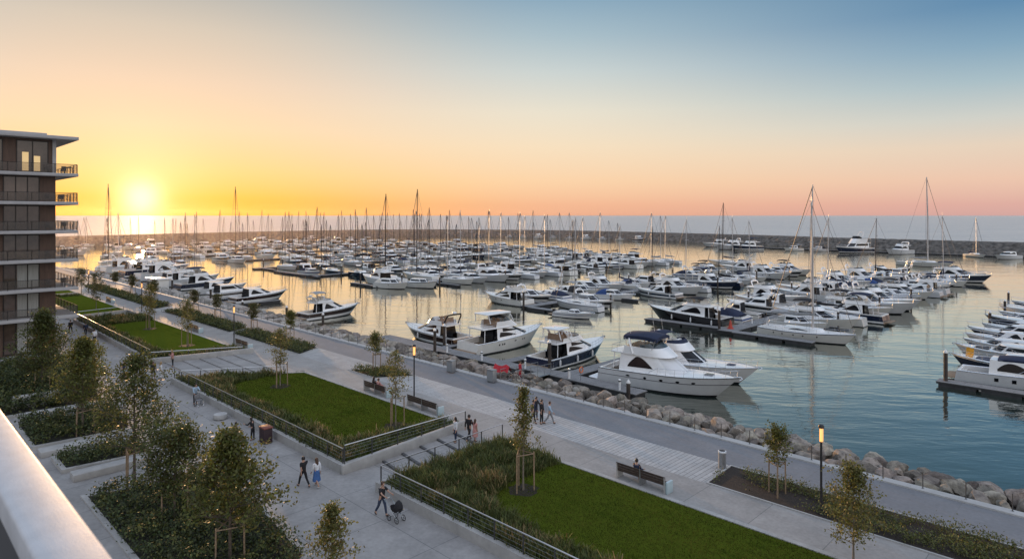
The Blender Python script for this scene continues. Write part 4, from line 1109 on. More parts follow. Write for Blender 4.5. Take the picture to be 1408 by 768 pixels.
# sisters moored at the two dark pile stubs
C1 = motor(dict(L=9.6, B=3.5, Fs=1.25, Fb=1.75, hull=gelw, rake=.13, cab=cabd(.22, .5, .70, 1.0, .38, rake=1.2, tum=.2), win='band', canopy=dict(m=ccream, x0=.05), ports=[(.5, .53, .6, .74, 1)]),
     'cabin_cruiser', 'white cabin cruiser with cream canopy, left of the pile between the pair', cat='cabin cruiser')
put(C1, 131.0, 87.3, R(14))
C2 = motor(dict(L=10.2, B=3.5, Fs=1.25, Fb=1.85, hull=gelw, rake=.13, cab=cabd(.26, .52, .72, .85, .36, rake=1.2, tum=.2), win='band', bands=[(.85, 0), (.9, 2), (1, 0)], bmats=[navy]),
     'cabin_cruiser', 'white cabin cruiser with thin navy line, right of the pile between the pair', cat='cabin cruiser')
put(C2, 128.0, 93.3, R(10))
C3 = sailboat(dict(L=10.6, B=3.4, Fs=1.15, Fb=1.5, hull=gelw, mast=16.5, cover=cnavy, mr=.10), 'sailing_yacht', 'white sailboat with navy sail cover next right of the pair of cabin cruisers', lod=1)
put(C3, 128.6, 106, R(3))
# right edge boats on the near right pontoon
RE = motor(dict(L=12.0, B=3.6, Fs=1.25, Fb=1.75, hull=gelg, deckm=gel, rake=.13, cab=cabd(.24, .55, .72, 1.4, .40, rake=1.2, tum=.2), win='arch', oh=.0, ports=[(.28, .31, .45, .72, 0), (.40, .43, .45, .72, 0)], bimini=dict(x0=.30, x1=.62, m=cnavy, h=.22, w=1.25, th=.2)),
     'motor_yacht', 'white motor yacht with a navy roof cover beside the tall capped pile')
put(RE, 14.4, 81.2, R(1))
RE2 = motor(dict(L=11.6, B=3.7, Fs=1.15, Fb=1.6, hull=gel, bands=[(.30, 0), (.86, 2), (1, 0)], bmats=[navy], cab=cabd(.25, .5, .68, 1.1, .36, rake=1.2), win='band', canopy=dict(m=cnavy, x0=.06), sunpad=cnavy), 'motor_yacht', 'boat with navy hull band and yellow cloth at its bow at the right edge')
put(RE2, 4.3, 86.8, R(180))
b = MB(); b.grid([[(0, y, z+.06*math.sin(y*9)) for y in (-.5, -.2, .1, .4)] for z in (0, .5, 1.0)])
o = b.build('drying_cloth', yellow); tag(o, 'yellow orange cloth hung over the bow rail at the right edge', 'cloth'); o.location = P(14.2, 86.4, WZ+1.5); o.rotation_euler = (0, R(8), R(60))
RE3 = motor(dict(L=11.2, B=3.7, Fs=1.2, Fb=1.65, hull=gel, deckm=gel, cab=cabd(.28, .52, .70, 1.0, .38, rake=1.2), win='band', canopy=dict(m=cblack, x0=.06), sunpad=cblack),
     'motor_yacht', 'white cruiser under a long black cover, third boat from the tall capped pile'); put(RE3, 5.6, 93.6, R(180))

# ------------------------------------------------------------------ the fleet: prototypes, then copies berth by berth
mat_grid = dict
def proto_set():
    PS = {}
    def mot(key, desc, cat, lod, **S): PS[key] = (lambda nm='motor_yacht': motor(S, 'motor_yacht' if cat == 'motor yacht' else 'cabin_cruiser', 'proto', lod, cat=cat), desc, cat, S['L'])
    def sl(key, desc, lod, **S): PS[key] = (lambda: sailboat(S, 'sailing_yacht', 'proto', lod), desc, 'sailboat', S['L'])
    for lod, x in ((1, ''), (2, '2'), (3, '3')):
        mot('fa'+x, 'white flybridge yacht', 'motor yacht', lod, L=12.6, B=4.1, Fs=1.45, Fb=2.1, hull=gelg, deckm=gel, rake=.15, cab=cabd(.22, .5, .68, 1.5, .38, rake=1.5), win='swoosh', oh=.12, fly=dict(xa=.22, xm=.4, xf=.54, h=.55, rake=1.2), arch=dict(x=.22, h=1.1, lean=-.5), ports=[(.45, .48, .6, .75, 1), (.6, .63, .6, .75, 1)])
        mot('fb'+x, 'flybridge yacht with dark hull', 'motor yacht', lod, L=13.2, B=4.2, Fs=1.45, Fb=2.1, hull=gel, bands=[(.3, 0), (.9, 2), (1, 0)], bmats=[navy], rake=.15, cab=cabd(.25, .5, .7, 1.5, .38, rake=1.7), win='arch', oh=.14, fly=dict(xa=.22, xm=.4, xf=.54, h=.5, rake=1.2), bimini=dict(x0=.18, x1=.42, m=cnavy, h=1.2))
        mot('sa'+x, 'white sport cruiser with sloping roof', 'motor yacht', lod, L=11.6, B=3.8, Fs=1.2, Fb=1.75, hull=gelg, deckm=gel, rake=.16, cab=cabd(.22, .48, .76, 1.3, .38, rake=2.1, tum=.24), win='arch', wslo=.25)
        mot('sb'+x, 'white sport cruiser with dark stripe', 'motor yacht', lod, L=10.8, B=3.6, Fs=1.15, Fb=1.65, hull=gel, bands=[(.45, 0), (.8, 2), (1, 0)], bmats=[black], rake=.15, cab=cabd(.26, .5, .72, 1.2, .37, rake=1.8, tum=.22), win='band', arch=dict(x=.24, h=.7, lean=-.4))
        mot('ca'+x, 'small white cabin cruiser', 'cabin cruiser', lod, L=8.6, B=3.0, Fs=1.0, Fb=1.45, hull=gelw, cab=cabd(.32, .54, .72, 1.05, .37, rake=1.2, tum=.2), win='band', bimini=dict(x0=.06, x1=.34, m=cgrey, h=.5))
        mot('cb'+x, 'cabin cruiser with blue canopy', 'cabin cruiser', lod, L=9.2, B=3.1, Fs=1.05, Fb=1.5, hull=gel, cab=cabd(.34, .55, .72, 1.0, .37, rake=1.4, tum=.2), win='band', canopy=dict(m=cblue, x0=.08))
        mot('cc'+x, 'cabin cruiser with dark canopy', 'cabin cruiser', lod, L=9.6, B=3.2, Fs=1.1, Fb=1.5, hull=gelg, deckm=gel, cab=cabd(.32, .55, .74, 1.05, .37, rake=1.5, tum=.2), win='swoosh', canopy=dict(m=cblack, x0=.08))
        mot('fc'+x, 'cream flybridge yacht with black top', 'motor yacht', lod, L=11.8, B=3.9, Fs=1.25, Fb=1.9, hull=gelw, rake=.14, cab=cabd(.26, .54, .78, 1.35, .38, rake=2.2), win='band', oh=.13, fly=dict(xa=.22, xm=.42, xf=.58, h=.45, rake=1.6), bimini=dict(x0=.2, x1=.44, m=cblack, h=.95))
        mot('sd'+x, 'white express cruiser with blue stripe', 'motor yacht', lod, L=10.2, B=3.4, Fs=1.05, Fb=1.55, hull=gel, bands=[(.5, 0), (.70, 2), (1, 0)], bmats=[cblue], rake=.15, cab=cabd(.36, .56, .80, .85, .37, rake=1.7, tum=.22), win='swoosh', arch=dict(x=.30, h=.8, lean=-.5), canopy=dict(m=cnavy, x0=.08))
        mot('cd'+x, 'small pilothouse boat', 'cabin cruiser', lod, L=8.2, B=2.9, Fs=.95, Fb=1.5, hull=gelw, bands=[(.8, 0), (.92, 2), (1, 0)], bmats=[navy], cab=cabd(.40, .58, .66, 1.55, .33, rake=.35, tum=.1), win='band', outboard=[-.4, .4])
        sl('ya'+x, 'white sailboat with navy sail cover', lod, L=10.8, B=3.5, Fs=1.1, Fb=1.45, hull=gelw, mast=[14.6, 14.6, 14.6, 15.5][lod], cover=cnavy, mr=[.085, .085, .09, .14][lod], hood=cnavy, mastm=darkmast if lod == 3 else alu)  # farthest masts go from aluminium to dark: backlit silhouette painted as colour
        sl('yb'+x, 'white sailboat with pale sail cover', lod, L=11.6, B=3.6, Fs=1.15, Fb=1.5, hull=gelg, mast=[16, 16, 16, 17][lod], cover=cgrey, mr=[.09, .09, .09, .14][lod], mastm=darkmast if lod == 3 else alu, bands=[(.88, 0), (.95, 2), (1, 0)], bmats=[cblue])
        sl('yc'+x, 'dark hulled sailboat', lod, L=11.2, B=3.5, Fs=1.1, Fb=1.45, hull=navy, deckm=gelw, mast=13.4, cover=cblack, mr=[.085, .085, .10, .14][lod], mastm=darkmast)
    return PS
PS = proto_set(); MADE = {}
def boat(key, label, u, v, head, group, scale=1.):
    mk, desc, cat, L = PS[key]
    loc, a = W_of(u, v, head)
    rr = random.Random(int(u*13+v*7)); a += R(rr.uniform(-1.6, 1.6))
    if key not in MADE:
        r = mk(); MADE[key] = r; r['label'] = label; r['group'] = group; r.location = loc; r.rotation_euler = (0, 0, a); r.scale = (scale,)*3
    else: r = dup(MADE[key], loc, a, label, group, scale)
    r['category'] = cat
    return r
rf = random.Random(21)
NMOT = ['fa', 'fb', 'sa', 'sb', 'ca', 'cb', 'cc', 'fc', 'sd', 'cd']; NSAIL = ['ya', 'yb', 'yc']
def pick(psail, big=.5):
    if rf.random() < psail: return rf.choices(NSAIL, (4, 4, 2))[0]
    return rf.choices(NMOT, (3*big+.6, 2*big+.4, 3*big+1, 3*big+1, 1.6, 1.2, 1.4, 2*big+.6, 2, 1.1))[0]
NBOAT = 0
def row(u0, side, v0, v1, step, fill, psail, big, lod, plabel, group, bowout=.85, skip=(), shared=None):
    global NBOAT
    v = v0; i = 0
    while v < v1:
        k = pick(psail, big); L = PS[k][3]; sc = rf.uniform(.9, 1.08)
        L *= sc; ok = rf.random() < fill and not any(a < v < b_ for a, b_ in skip)
        if ok:
            out = rf.random() < bowout
            head = ('+u' if side > 0 else '-u') if out else ('-u' if side > 0 else '+u')
            st = u0+side*1.6 if out else u0+side*(1.6+L)
            sd = 'far' if side > 0 else 'near'
            desc = PS[k][1]
            lab = f'{desc}, {ORD[min(i, 29)]} berth, {sd} side of {plabel}' if not shared else f'{desc} {shared}'
            g = group if not shared else 'boats of the crowded far rows'
            boat(k+('' if lod == 1 else str(lod)), lab, st, v, head, g, sc); NBOAT += 1
        v += step+(.9 if k[0] == 'f' else (.3 if k[0] == 's' else -.4))*min(1, step/5); i += 1
# right-hand yachts of the long pontoon: bows in a staggered line out over the open water
row(43.6, -1, 99.5, 214, 5.0, .97, .12, 1.6, 1, 'the long pontoon', 'boats along the long near pontoon', .96, skip=((106, 113),))
row(43.6, 1, 99, 212, 5.1, .86, .22, 1., 1, 'the long pontoon', 'boats along the long near pontoon', .7)
row(81.4, -1, 92.5, 190, 5.0, .84, .3, .8, 1, 'the second pontoon', 'boats along the second pontoon', .7, skip=((98, 122),))
row(81.4, 1, 95, 190, 5.0, .82, .25, .8, 1, 'the second pontoon', 'boats along the second pontoon', .6)
row(130, -1, 111, 206, 5.2, .82, .35, .7, 2, 'the third pontoon', 'boats along the third pontoon', .6)
row(130, 1, 92, 206, 5.4, .8, .35, .7, 2, 'the third pontoon', 'boats along the third pontoon', .6, skip=((92.5, 98.5), (102.5, 108.5)))
row(165, -1, 100, 226, 6.2, .74, .4, .6, 2, 'the fourth pontoon', 'boats along the fourth pontoon', .6)
row(165, 1, 92, 226, 6.4, .55, .4, .6, 2, 'the fourth pontoon', 'boats along the fourth pontoon', .6)
row(201, -1, 96, 236, 6.4, .82, .45, .6, 3, 'the fifth pontoon', 'boats along the fifth pontoon', .6)
row(201, 1, 94, 236, 6.4, .82, .45, .6, 3, 'the fifth pontoon', 'boats along the fifth pontoon', .6)
for u, v1, st in ((241, 246, 9.0), (281, 246, 9.5), (320, 244, 10), (358, 246, 10.5), (398, 240, 11)):
    for sd in (-1, 1):
        row(u, sd, 97, v1, st, .90, .5, .8, 3, '', '', .6, shared='in the crowded far rows towards the breakwater')
# right edge pontoon, farther boats
for i, (v, k) in enumerate(((99.2, 'sd'), (104.4, 'cc'), (109.6, 'sb'), (115.0, 'cc'), (120.6, 'fb'), (126, 'cb'), (131.5, 'sd'), (137, 'fc'), (142.5, 'cc'), (148.5, 'sb'))):
    boat(k, f'{PS[k][1]} at the right edge, {ORD[i+3]} from the tall pile', 17.0+.12*i+(i % 3)*.5-PS[k][3], v, '+u', 'boats at the right edge pontoon'); NBOAT += 1
# along the breakwater, bows towards the camera
big = motor(dict(L=20, B=5.6, Fs=2.2, Fb=3.4, hull=gel, bands=[(.2, 0), (.8, 2), (1, 0)], bmats=[navy], cab=cabd(.15, .5, .72, 2.2, .40, rake=1.2), win='band', oh=.06, fly=dict(xa=.18, xm=.44, xf=.60, h=1.9, w=2.0, rake=.9, sh=.6), fscreen=glassd, arch=dict(x=.3, h=2.2, lean=-.8, z=7.2, w=1.4), platform=False), 'motor_yacht', 'tall white motor yacht with navy hull moored bow out at the breakwater', 1)
put(big, 92, 330, R(-118))
for (u, v, k, hd, lab, sc) in ((76, 330, 'fa2', R(-112), 'white flybridge yacht right of the tall navy hulled yacht at the breakwater', 1.25), (55, 326, 'ya2', R(-40), 'sailboat with blue cover alone at the breakwater pontoon, second from right', 1.0), (37, 322, 'sa2', R(-115), 'white cruiser farthest right along the breakwater', 1.15),
    (146, 316, 'fa2', R(-125), 'left one of two white yachts side by side at the breakwater', 1.3), (138, 318, 'fb2', R(-125), 'right one of two white yachts side by side at the breakwater', 1.25), (120, 322, 'ca2', R(-120), 'small cabin cruiser between the yacht pair and the tall navy hulled yacht', 1.2), (110, 326, 'cc2', R(-120), 'cabin cruiser with dark cover left of the tall navy hulled yacht', 1.1),
    (160, 330, 'fa2', R(-160), 'white yacht at the left end of the breakwater pontoon', 1.2)):
    boat(k, lab, u, v, hd, 'boats moored along the breakwater', sc); NBOAT += 1
# inner moorings at the foot of the breakwater, centre
for i in range(9):
    k = rf.choice(['sa3', 'ca3', 'fb3', 'cc3', 'fa3']); boat(k, f'{PS[k][1]} moored at the foot of the distant breakwater', 352-i*13, 352+i*2.2, R(-20), 'boats at the foot of the distant breakwater'); NBOAT += 1
# two yachts facing us in the left channel, and the big ones along the left shore
for (u, v, k, hd, lab, sc) in ((268, 79, 'fa2', R(-28), 'left one of two white yachts facing the camera in the sunlit channel', 1.15), (266, 88, 'fb2', R(-28), 'right one of two yachts facing the camera in the sunlit channel', 1.1),
    (104.5, 51, 'cb', R(92), 'cabin cruiser tucked behind the rocks left of the bimini cruiser', .0), (147, 51.5, 'sa', R(92), 'white sport cruiser beside the square dock house near the shore', 1.0), (158, 51.5, 'fb', R(95), 'flybridge yacht with dark hull near the left shore', 1.05), (168, 51.5, 'fa', R(94), 'white flybridge yacht moored near the left shore pontoon', 1.1), (176, 51.5, 'sb', R(94), 'sport cruiser with dark stripe in the row at the left shore', 1.1),
    (188, 51.5, 'fa', R(95), 'tall white flybridge yacht farther along the left shore', 1.35), (202, 51.5, 'fb', R(95), 'large dark hulled yacht along the left shore', 1.4), (209, 51.5, 'sa', R(95), 'white sport cruiser at the far end of the left shore row', 1.3), (221, 51.5, 'fa', R(95), 'white flybridge yacht last in the left shore row', 1.2), (231, 52, 'yb', R(95), 'white sailboat with pale cover past the left shore row', 1.0)):
    if sc: boat(k, lab, u, v, hd, 'boats along the left shore', sc); NBOAT += 1
# a few boats lying on the moorings between
for i, (u, v, k) in enumerate(((205, 72, 'yb2'), (232, 74, 'ya2'), (246, 80, 'yc2'), (300, 70, 'ya2'), (320, 78, 'yb2'), (345, 68, 'yc2'), (370, 75, 'ya2'), (395, 66, 'yb2'), (290, 92, 'fa2'), (415, 84, 'ya2'), (330, 60, 'fa2'), (360, 58, 'sa2'))):
    boat(k, f'{PS[k][1]} on the sunlit left water, {ORD[i]} mooring out', u, v, R(-20+i*7), 'boats scattered on moorings at the left'); NBOAT += 1
# tall mast yachts that stick out of the mass
def tall(u, v, head, mast, label, key, **kw):
    S = dict(L=14.5, B=4.1, Fs=1.3, Fb=1.8, hull=gelw, mast=mast, mr=.16, cover=cnavy, wr=.03); S.update(kw)
    put(sailboat(S, 'sailing_yacht', label, 2), u, v, head)
tall(31.0, 108.9, '+u', 20.2, 'sailing yacht whose slightly taller mast rises behind the pale mast of the long one', 't1', cover=cblack, mr=.13)
tall(62.2, 253, R(-8), 28, 'large sloop with a very tall mast and bare boom near the right channel', 't2', L=17, cover=cgrey, mr=.2)
tall(131.5, 95.5, '+u', 20.7, 'sailing yacht with tall dark mast behind the left white cabin cruiser', 't3', mastm=darkmast)
tall(131.5, 105.5, '+u', 22.2, 'sailing yacht with the taller dark mast right of the two', 't4', mastm=darkmast)
tall(258, 60, '-u', 25.8, 'sailing yacht with tall dark mast beside the left shore', 't5', mastm=darkmast)
tall(253, 100.6, '-u', 26, 'sailing yacht with a very tall mast left of centre', 't6', mastm=darkmast)
tall(96, 207, R(170), 19.5, 'sailing yacht with a tall mast right of centre before the breakwater', 't7', mastm=darkmast)
print('boats', NBOAT+27)

# dock house, gangway and odds at the shore
t = thing('dock_house', 'small white dock house with big dark windows on the left shore pontoon', 'dock house', P(156, 47, WZ))
b = MB(); b.box(-3, 3, -1.3, 1.3, .3, 3.1); b.build('wall', gelw, t, bevel=.03); b = MB(); b.box(-3.3, 3.3, -1.6, 1.6, 3.1, 3.3); b.build('roof', gel, t, bevel=.03)
for x in (-2.2, -.3, 1.6): b = MB(); b.box(x-.6, x+.9, -1.34, -1.29, 1.2, 2.6); b.build('window', glassd, t)
t = thing('gangway', 'grey gangway with thin handrails leading down from promenade to pontoon', 'gangway', P(42.6, 42.7, 0))
a, c_ = P(42.6, 42.7, .10), P(45.6, 51.2, WZ+.52)
d = (c_-a); sdv = Vector((d.y, -d.x, 0)).normalized()*.75; O = P(42.6, 42.7, 0)
b = MB(); b.grid([[a-sdv-O, a+sdv-O], [c_-sdv-O, c_+sdv-O]]); b.grid([[a-sdv-O-Vector((0, 0, .15)), a+sdv-O-Vector((0, 0, .15))], [c_-sdv-O-Vector((0, 0, .15)), c_+sdv-O-Vector((0, 0, .15))]], flip=True); b.build('deck', galv, t)
for sg in (-1, 1):
    b = MB(); up = Vector((0, 0, 1.0))
    b.tube([a+sdv*sg-O, a+sdv*sg+up-O, c_+sdv*sg+up-O, c_+sdv*sg-O], .028, 6); b.tube([a+sdv*sg+up*.5-O, c_+sdv*sg+up*.5-O], .018, 5)
    for i in range(1, 5): p = a+d*i/5+sdv*sg-O; b.tube([p, p+up], .022, 5)
    b.tube([a+sdv*sg-O-Vector((0, 0, .08)), c_+sdv*sg-O-Vector((0, 0, .08))], .09, 4); b.build('handrail', galv, t)
def bollard_lamp(u, v, label):
    t = thing('service_pedestal', label, 'service pedestal', P(u, v, WZ+.48), 0, 'service pedestals on the pontoons')
    b = MB(); b.lathe([(.11, 0), (.11, .75), (.14, .78), (.14, .95), (.10, 1.02)], n=10); b.build('body', gel, t); b = MB(); b.lathe([(.145, .80), (.145, .92)], n=10); b.build('lens', glassm, t)
for i in range(5): bollard_lamp(36+6.2*i, 51.2 if i < 3 else 50.5, f'white service pedestal, {ORD[i]} from the near end of the shore pontoon')
for i in range(9): bollard_lamp(43.6, 97+13*i, f'white service pedestal, {ORD[i]} along the long pontoon')
for (u, v, m_, lab) in ((40.8, 51.3, orange, 'orange life ring post on the pontoon by the flybridge yachts'),):
    t = thing('life_ring', lab, 'life ring', P(u, v, WZ+.48)); b = MB(); b.tube([(0, 0, 0), (0, 0, 1.2)], .03, 6); b.build('post', galv, t)
    b = MB(); b.tube([(.06, .28*math.cos(2*PI*i/16), 1.1+.28*math.sin(2*PI*i/16)) for i in range(17)], .06, 6); b.build('ring', m_, t)
b = MB(); b.lathe([(.30, 0), (.30, .04), (.20, .05), (.035, .72), (.0, .74)], n=14); o = b.build('traffic_cone', M('cone_red', (.45, .05, .03), .5)); tag(o, 'red cone on the head of the long pontoon by the pile', 'cone'); o.location = P(43.9, 90.4, WZ+.48); o.scale = (1.7, 1.7, 1.7)

# ------------------------------------------------------------------ vegetation
def leafquads(c, n, spread, size, rng, flat=.5):
    """c: (k,3) cluster centres -> n leaves in each, diamond shaped quads"""
    k = len(c); pts = np.repeat(c, n, axis=0)+rng.normal(0, 1, (k*n, 3))*spread
    m = len(pts); sz = size*rng.uniform(.6, 1.25, (m, 1))
    a = rng.normal(0, 1, (m, 3)); a /= np.linalg.norm(a, axis=1, keepdims=True)
    nr = rng.normal(0, 1, (m, 3)); nr[:, 2] = np.abs(nr[:, 2])+flat
    b = np.cross(nr, a); b /= np.linalg.norm(b, axis=1, keepdims=True)+1e-9
    return np.stack([pts-a*sz*.5, pts+b*sz*.30-a*sz*.08, pts+a*sz*.5, pts-b*sz*.30-a*sz*.08], axis=1)
def tree(name, label, u, v, z, H, r, cb, shape, lm, seed, nb=22, ntw=4, nl=14, lsz=.15, spread=.16, bk=None, tr=.07, group=None, cat='tree', multi=1, rise=.55, holes=.0):
    rng = np.random.default_rng(seed); rn = random.Random(seed)
    t = thing(name, label, cat, P(u, v, z), rn.uniform(0, 6), group)
    b = MB(); cl = []
    for s_ in range(multi):
        ox, oy = (rn.uniform(-.25, .25), rn.uniform(-.25, .25)) if multi > 1 else (0, 0)
        hh = H*(1-.12*s_)
        tp = [Vector((ox*(1+i*.35)+rn.uniform(-.03, .03)*H*.12*i/8, oy*(1+i*.35)+rn.uniform(-.03, .03)*H*.12*i/8, hh*.97*i/8)) for i in range(9)]
        b.tube(tp, [tr*(1.25 if i == 0 else 1)*(1-.88*i/8) for i in range(9)], 7)
        n_ = nb//multi
        for i in range(n_):
            f = (i+.5*rn.random())/n_; zz = hh*(cb+(.97-cb)*f); az = i*2.4+rn.uniform(-.5, .5)
            fi = zz/(hh*.97)*8; k0 = min(7, int(fi)); base = tp[k0].lerp(tp[k0+1], fi-k0)
            pr = {'cone': (1-f)**.75*.98+.06, 'oval': math.sin(PI*(.12+.84*f))**.7, 'round': math.sin(PI*(.22+.70*f))**.55, 'wide': (.75+.25*math.sin(PI*f*1.2))*(1-f**2.2*.75)}[shape]
            ln = r*pr*rn.uniform(.62, 1.15); el = rise*rn.uniform(.6, 1.3)+f*.35
            dx = Vector((math.cos(az)*math.cos(el), math.sin(az)*math.cos(el), math.sin(el)))
            e1 = base+dx*ln*.55; e2 = base+dx*ln+Vector((0, 0, ln*.10))
            rr = max(.008, tr*.42*(1-f*.75))
            b.tube([base, e1, e2], [rr, rr*.6, rr*.2], 4, cap=False)
            for j in range(ntw):
                s1 = .30+.7*(j+rn.random()*.6)/ntw; p = base.lerp(e1, min(1, s1/.55)) if s1 < .55 else e1.lerp(e2, (s1-.55)/.45)
                tw = Vector((rn.gauss(0, 1), rn.gauss(0, 1), rn.gauss(.35, .7))).normalized()*ln*rn.uniform(.18, .42)
                q = p+tw; b.tube([p, q], [rr*.35, rr*.12], 3, cap=False)
                if rn.random() > holes:
                    cl.append(p.lerp(q, .6)); cl.append(q)
    b.build('trunk', bk or bark, t)
    c = np.array([tuple(x) for x in cl])
    q = leafquads(c, nl, np.array([spread, spread, spread*.75])*rng.uniform(.6, 1.35, (len(c)*nl, 1)), lsz, rng)
    quads('crown', q, lm, t)
    return t
def stakes(u, v, z, h, rad, label, n=3, bars=True):
    t = thing('tree_stake_frame', label, 'tree stakes', P(u, v, z), random.uniform(0, 1), 'wooden stake frames around young trees')
    ps = [(rad*math.cos(2*PI*i/n+.5), rad*math.sin(2*PI*i/n+.5)) for i in range(n)]
    for x, y in ps: b = MB(); b.tube([(x, y, -.1), (x*.97, y*.97, h)], .042, 6); b.build('stake', stakew, t)
    if bars:
        b = MB()
        for i in range(n): a, c = ps[i], ps[(i+1) % n]; b.tube([(a[0], a[1], h-.12), (c[0], c[1], h-.12)], .033, 4)
        b.build('crossbar', stakew, t)
    b = MB(); b.tube([(ps[0][0], ps[0][1], h-.2), (0, 0, h-.15), (ps[1][0], ps[1][1], h-.2)], .012, 4); b.build('tie', rubber, t)
tree('bed_tree', 'tall irregular tree with spreading right branches by the cross path', 43.1, 11.7, LOW, 7.7, 3.2, .24, 'cone', leaf_dk, 1, nb=44, ntw=6, nl=15, lsz=.17, spread=.22, tr=.09, holes=.12, rise=.40)
stakes(43.1, 11.7, LOW, 2.1, .75, 'wooden stake frame around the tall irregular tree')
tree('bed_tree', 'rounded bushy tree in the large dark bed', 36.2, 11.7, LOW, 4.7, 2.15, .36, 'round', leaf_dk, 2, nb=38, ntw=6, nl=17, lsz=.16, holes=.1, spread=.22, tr=.07, rise=.4)
stakes(36.2, 11.7, LOW, 1.9, .7, 'wooden stakes below the rounded bushy tree', 3, False)
tree('bed_tree', 'full leafy tree with golden tips near the bottom edge at left', 30.1, 12.1, LOW, 6.0, 2.75, .26, 'cone', leaf_gr, 3, nb=44, ntw=6, nl=17, lsz=.18, holes=.1, rise=.45, spread=.22, tr=.085)
stakes(30.1, 12.1, LOW, 1.9, .7, 'wooden stake frame around the full leafy tree near the bottom edge')
tree('bed_tree', 'tree with gold green crown in the middle bed', 55.1, 11.6, LOW, 7.0, 2.8, .26, 'cone', leaf_gr, 4, nb=40, ntw=6, nl=16, holes=.1, rise=.42, lsz=.19, spread=.24, tr=.085)
stakes(55.1, 11.6, LOW, 2.0, .7, 'wooden stake frame around the gold green tree in the middle bed')
tree('bed_tree', 'dark conical tree in front of the apartment block', 69.4, 11.6, LOW, 7.6, 2.9, .22, 'cone', leaf_dk, 5, nb=40, ntw=6, nl=17, rise=.42, lsz=.20, spread=.26, tr=.09)
stakes(69.4, 11.6, LOW, 2.2, .6, 'wooden stakes around the dark conical tree by the apartment block', 3, False)
tree('bed_tree', 'smaller gold lit tree right of the dark conical tree', 63.2, 13.6, LOW, 4.9, 1.7, .25, 'round', leaf_gr, 6, nb=22, ntw=4, nl=16, lsz=.19, spread=.24)
tree('lawn_tree', 'slim conical tree with pale leaves on the nearest lawn', 25.2, 26.5, 0, 5.9, 1.12, .34, 'cone', leaf_ol, 7, nb=34, ntw=4, nl=10, lsz=.14, spread=.14, bk=barkl, tr=.055, rise=.9)
stakes(25.2, 26.5, 0, 2.2, .62, 'three tall wooden stakes with crossbars around the slim conical tree')
tree('lawn_tree', 'sparse golden tree at the near end of the middle lawn', 39.6, 28.0, 0, 5.4, 1.2, .34, 'oval', leaf_ol, 8, nb=26, ntw=4, nl=8, lsz=.14, spread=.16, bk=barkl, tr=.05, holes=.15)
stakes(39.6, 28.0, 0, 2.2, .62, 'thin stakes around the sparse golden tree', 3, False)
tree('lawn_tree', 'light slender tree in the middle of the middle lawn', 56.2, 27.1, 0, 5.1, 1.25, .36, 'oval', leaf_ol, 9, nb=26, ntw=4, nl=8, lsz=.15, spread=.17, bk=barkl, tr=.05)
stakes(56.2, 27.1, 0, 2.2, .62, 'pale stakes around the light slender tree on the middle lawn', 3, False)
tree('lawn_tree', 'sparse brown tree at the bottom edge on the right', 9.4, 31.25, 0, 4.3, 1.6, .2, 'wide', leaf_ol, 10, nb=40, ntw=5, nl=13, lsz=.13, spread=.16, bk=barkl, tr=.05, holes=.12)
tree('bed_tree', 'yellow green tree top rising into view at the bottom edge', 25.4, 14.6, LOW, 3.4, 1.3, .2, 'cone', leaf_ol, 11, nb=28, ntw=4, nl=12, lsz=.14, spread=.15, tr=.05)
tree('lawn_tree', 'slim tree on the right part of the third lawn', 81.7, 27.8, 0, 5.4, 1.25, .32, 'oval', leaf_ol, 12, nb=22, ntw=4, nl=8, lsz=.18, spread=.2, bk=barkl, tr=.05)
stakes(81.7, 27.8, 0, 2.2, .62, 'pale stakes around the slim tree on the right of the third lawn', 3, False)
tree('lawn_tree', 'slim tree at the back of the third lawn', 97.3, 28.3, 0, 6.0, 1.35, .30, 'oval', leaf_ol, 13, nb=22, ntw=4, nl=9, lsz=.2, spread=.22, bk=barkl, tr=.06)
stakes(97.3, 28.3, 0, 2.2, .62, 'pale stakes around the slim tree at the back of the third lawn', 3, False)
tree('lawn_tree', 'tree on the fourth lawn against the sunlit path', 124, 28, 0, 5.8, 1.5, .25, 'oval', leaf_br, 14, nb=22, ntw=4, nl=9, lsz=.22, spread=.25, bk=barkl, tr=.06)
tree('lawn_tree', 'small tree beyond the fourth lawn beside the balcony corner', 152, 31.8, 0, 4.6, 1.4, .3, 'oval', leaf_br, 15, nb=20, ntw=4, nl=9, lsz=.24, spread=.26, bk=barkl, tr=.06)
ylab = ['young round tree in a stake frame in the bark mulch planter', 'young round tree in a stake frame in the small triangular planter', 'young tree at the near end of the long leafy planter', 'young tree in the middle of the long leafy planter', 'small round tree in the planter behind the third lawn, near end', 'small round tree in the planter behind the third lawn, far end', 'small round tree at the near end of the long far planter', 'small round tree midway along the long far planter', 'small round tree at the far end of the long far planter']
for i, (u, v) in enumerate(((14.7, 35.9), (54.6, 36.2), (74.5, 37.2), (84.0, 36.8), (97.5, 37.3), (106, 37.2), (125.8, 37.3), (139, 37.4), (150.5, 37.4))):
    tree('young_tree', ylab[i], u, v, .03, 3.65, .95, .50, 'round', leaf_gr if i < 3 else leaf_br, 30+i, nb=20, ntw=4, nl=11 if i < 4 else 8, lsz=.14+.012*i, spread=.15, bk=barkl, tr=.04, rise=.6)
    if i < 8: stakes(u, v, .03, 1.85, .5, 'wooden stake frame around the '+ylab[i].replace('in a stake frame ', '').replace('small round tree', 'tree').replace('wooden ', ''))

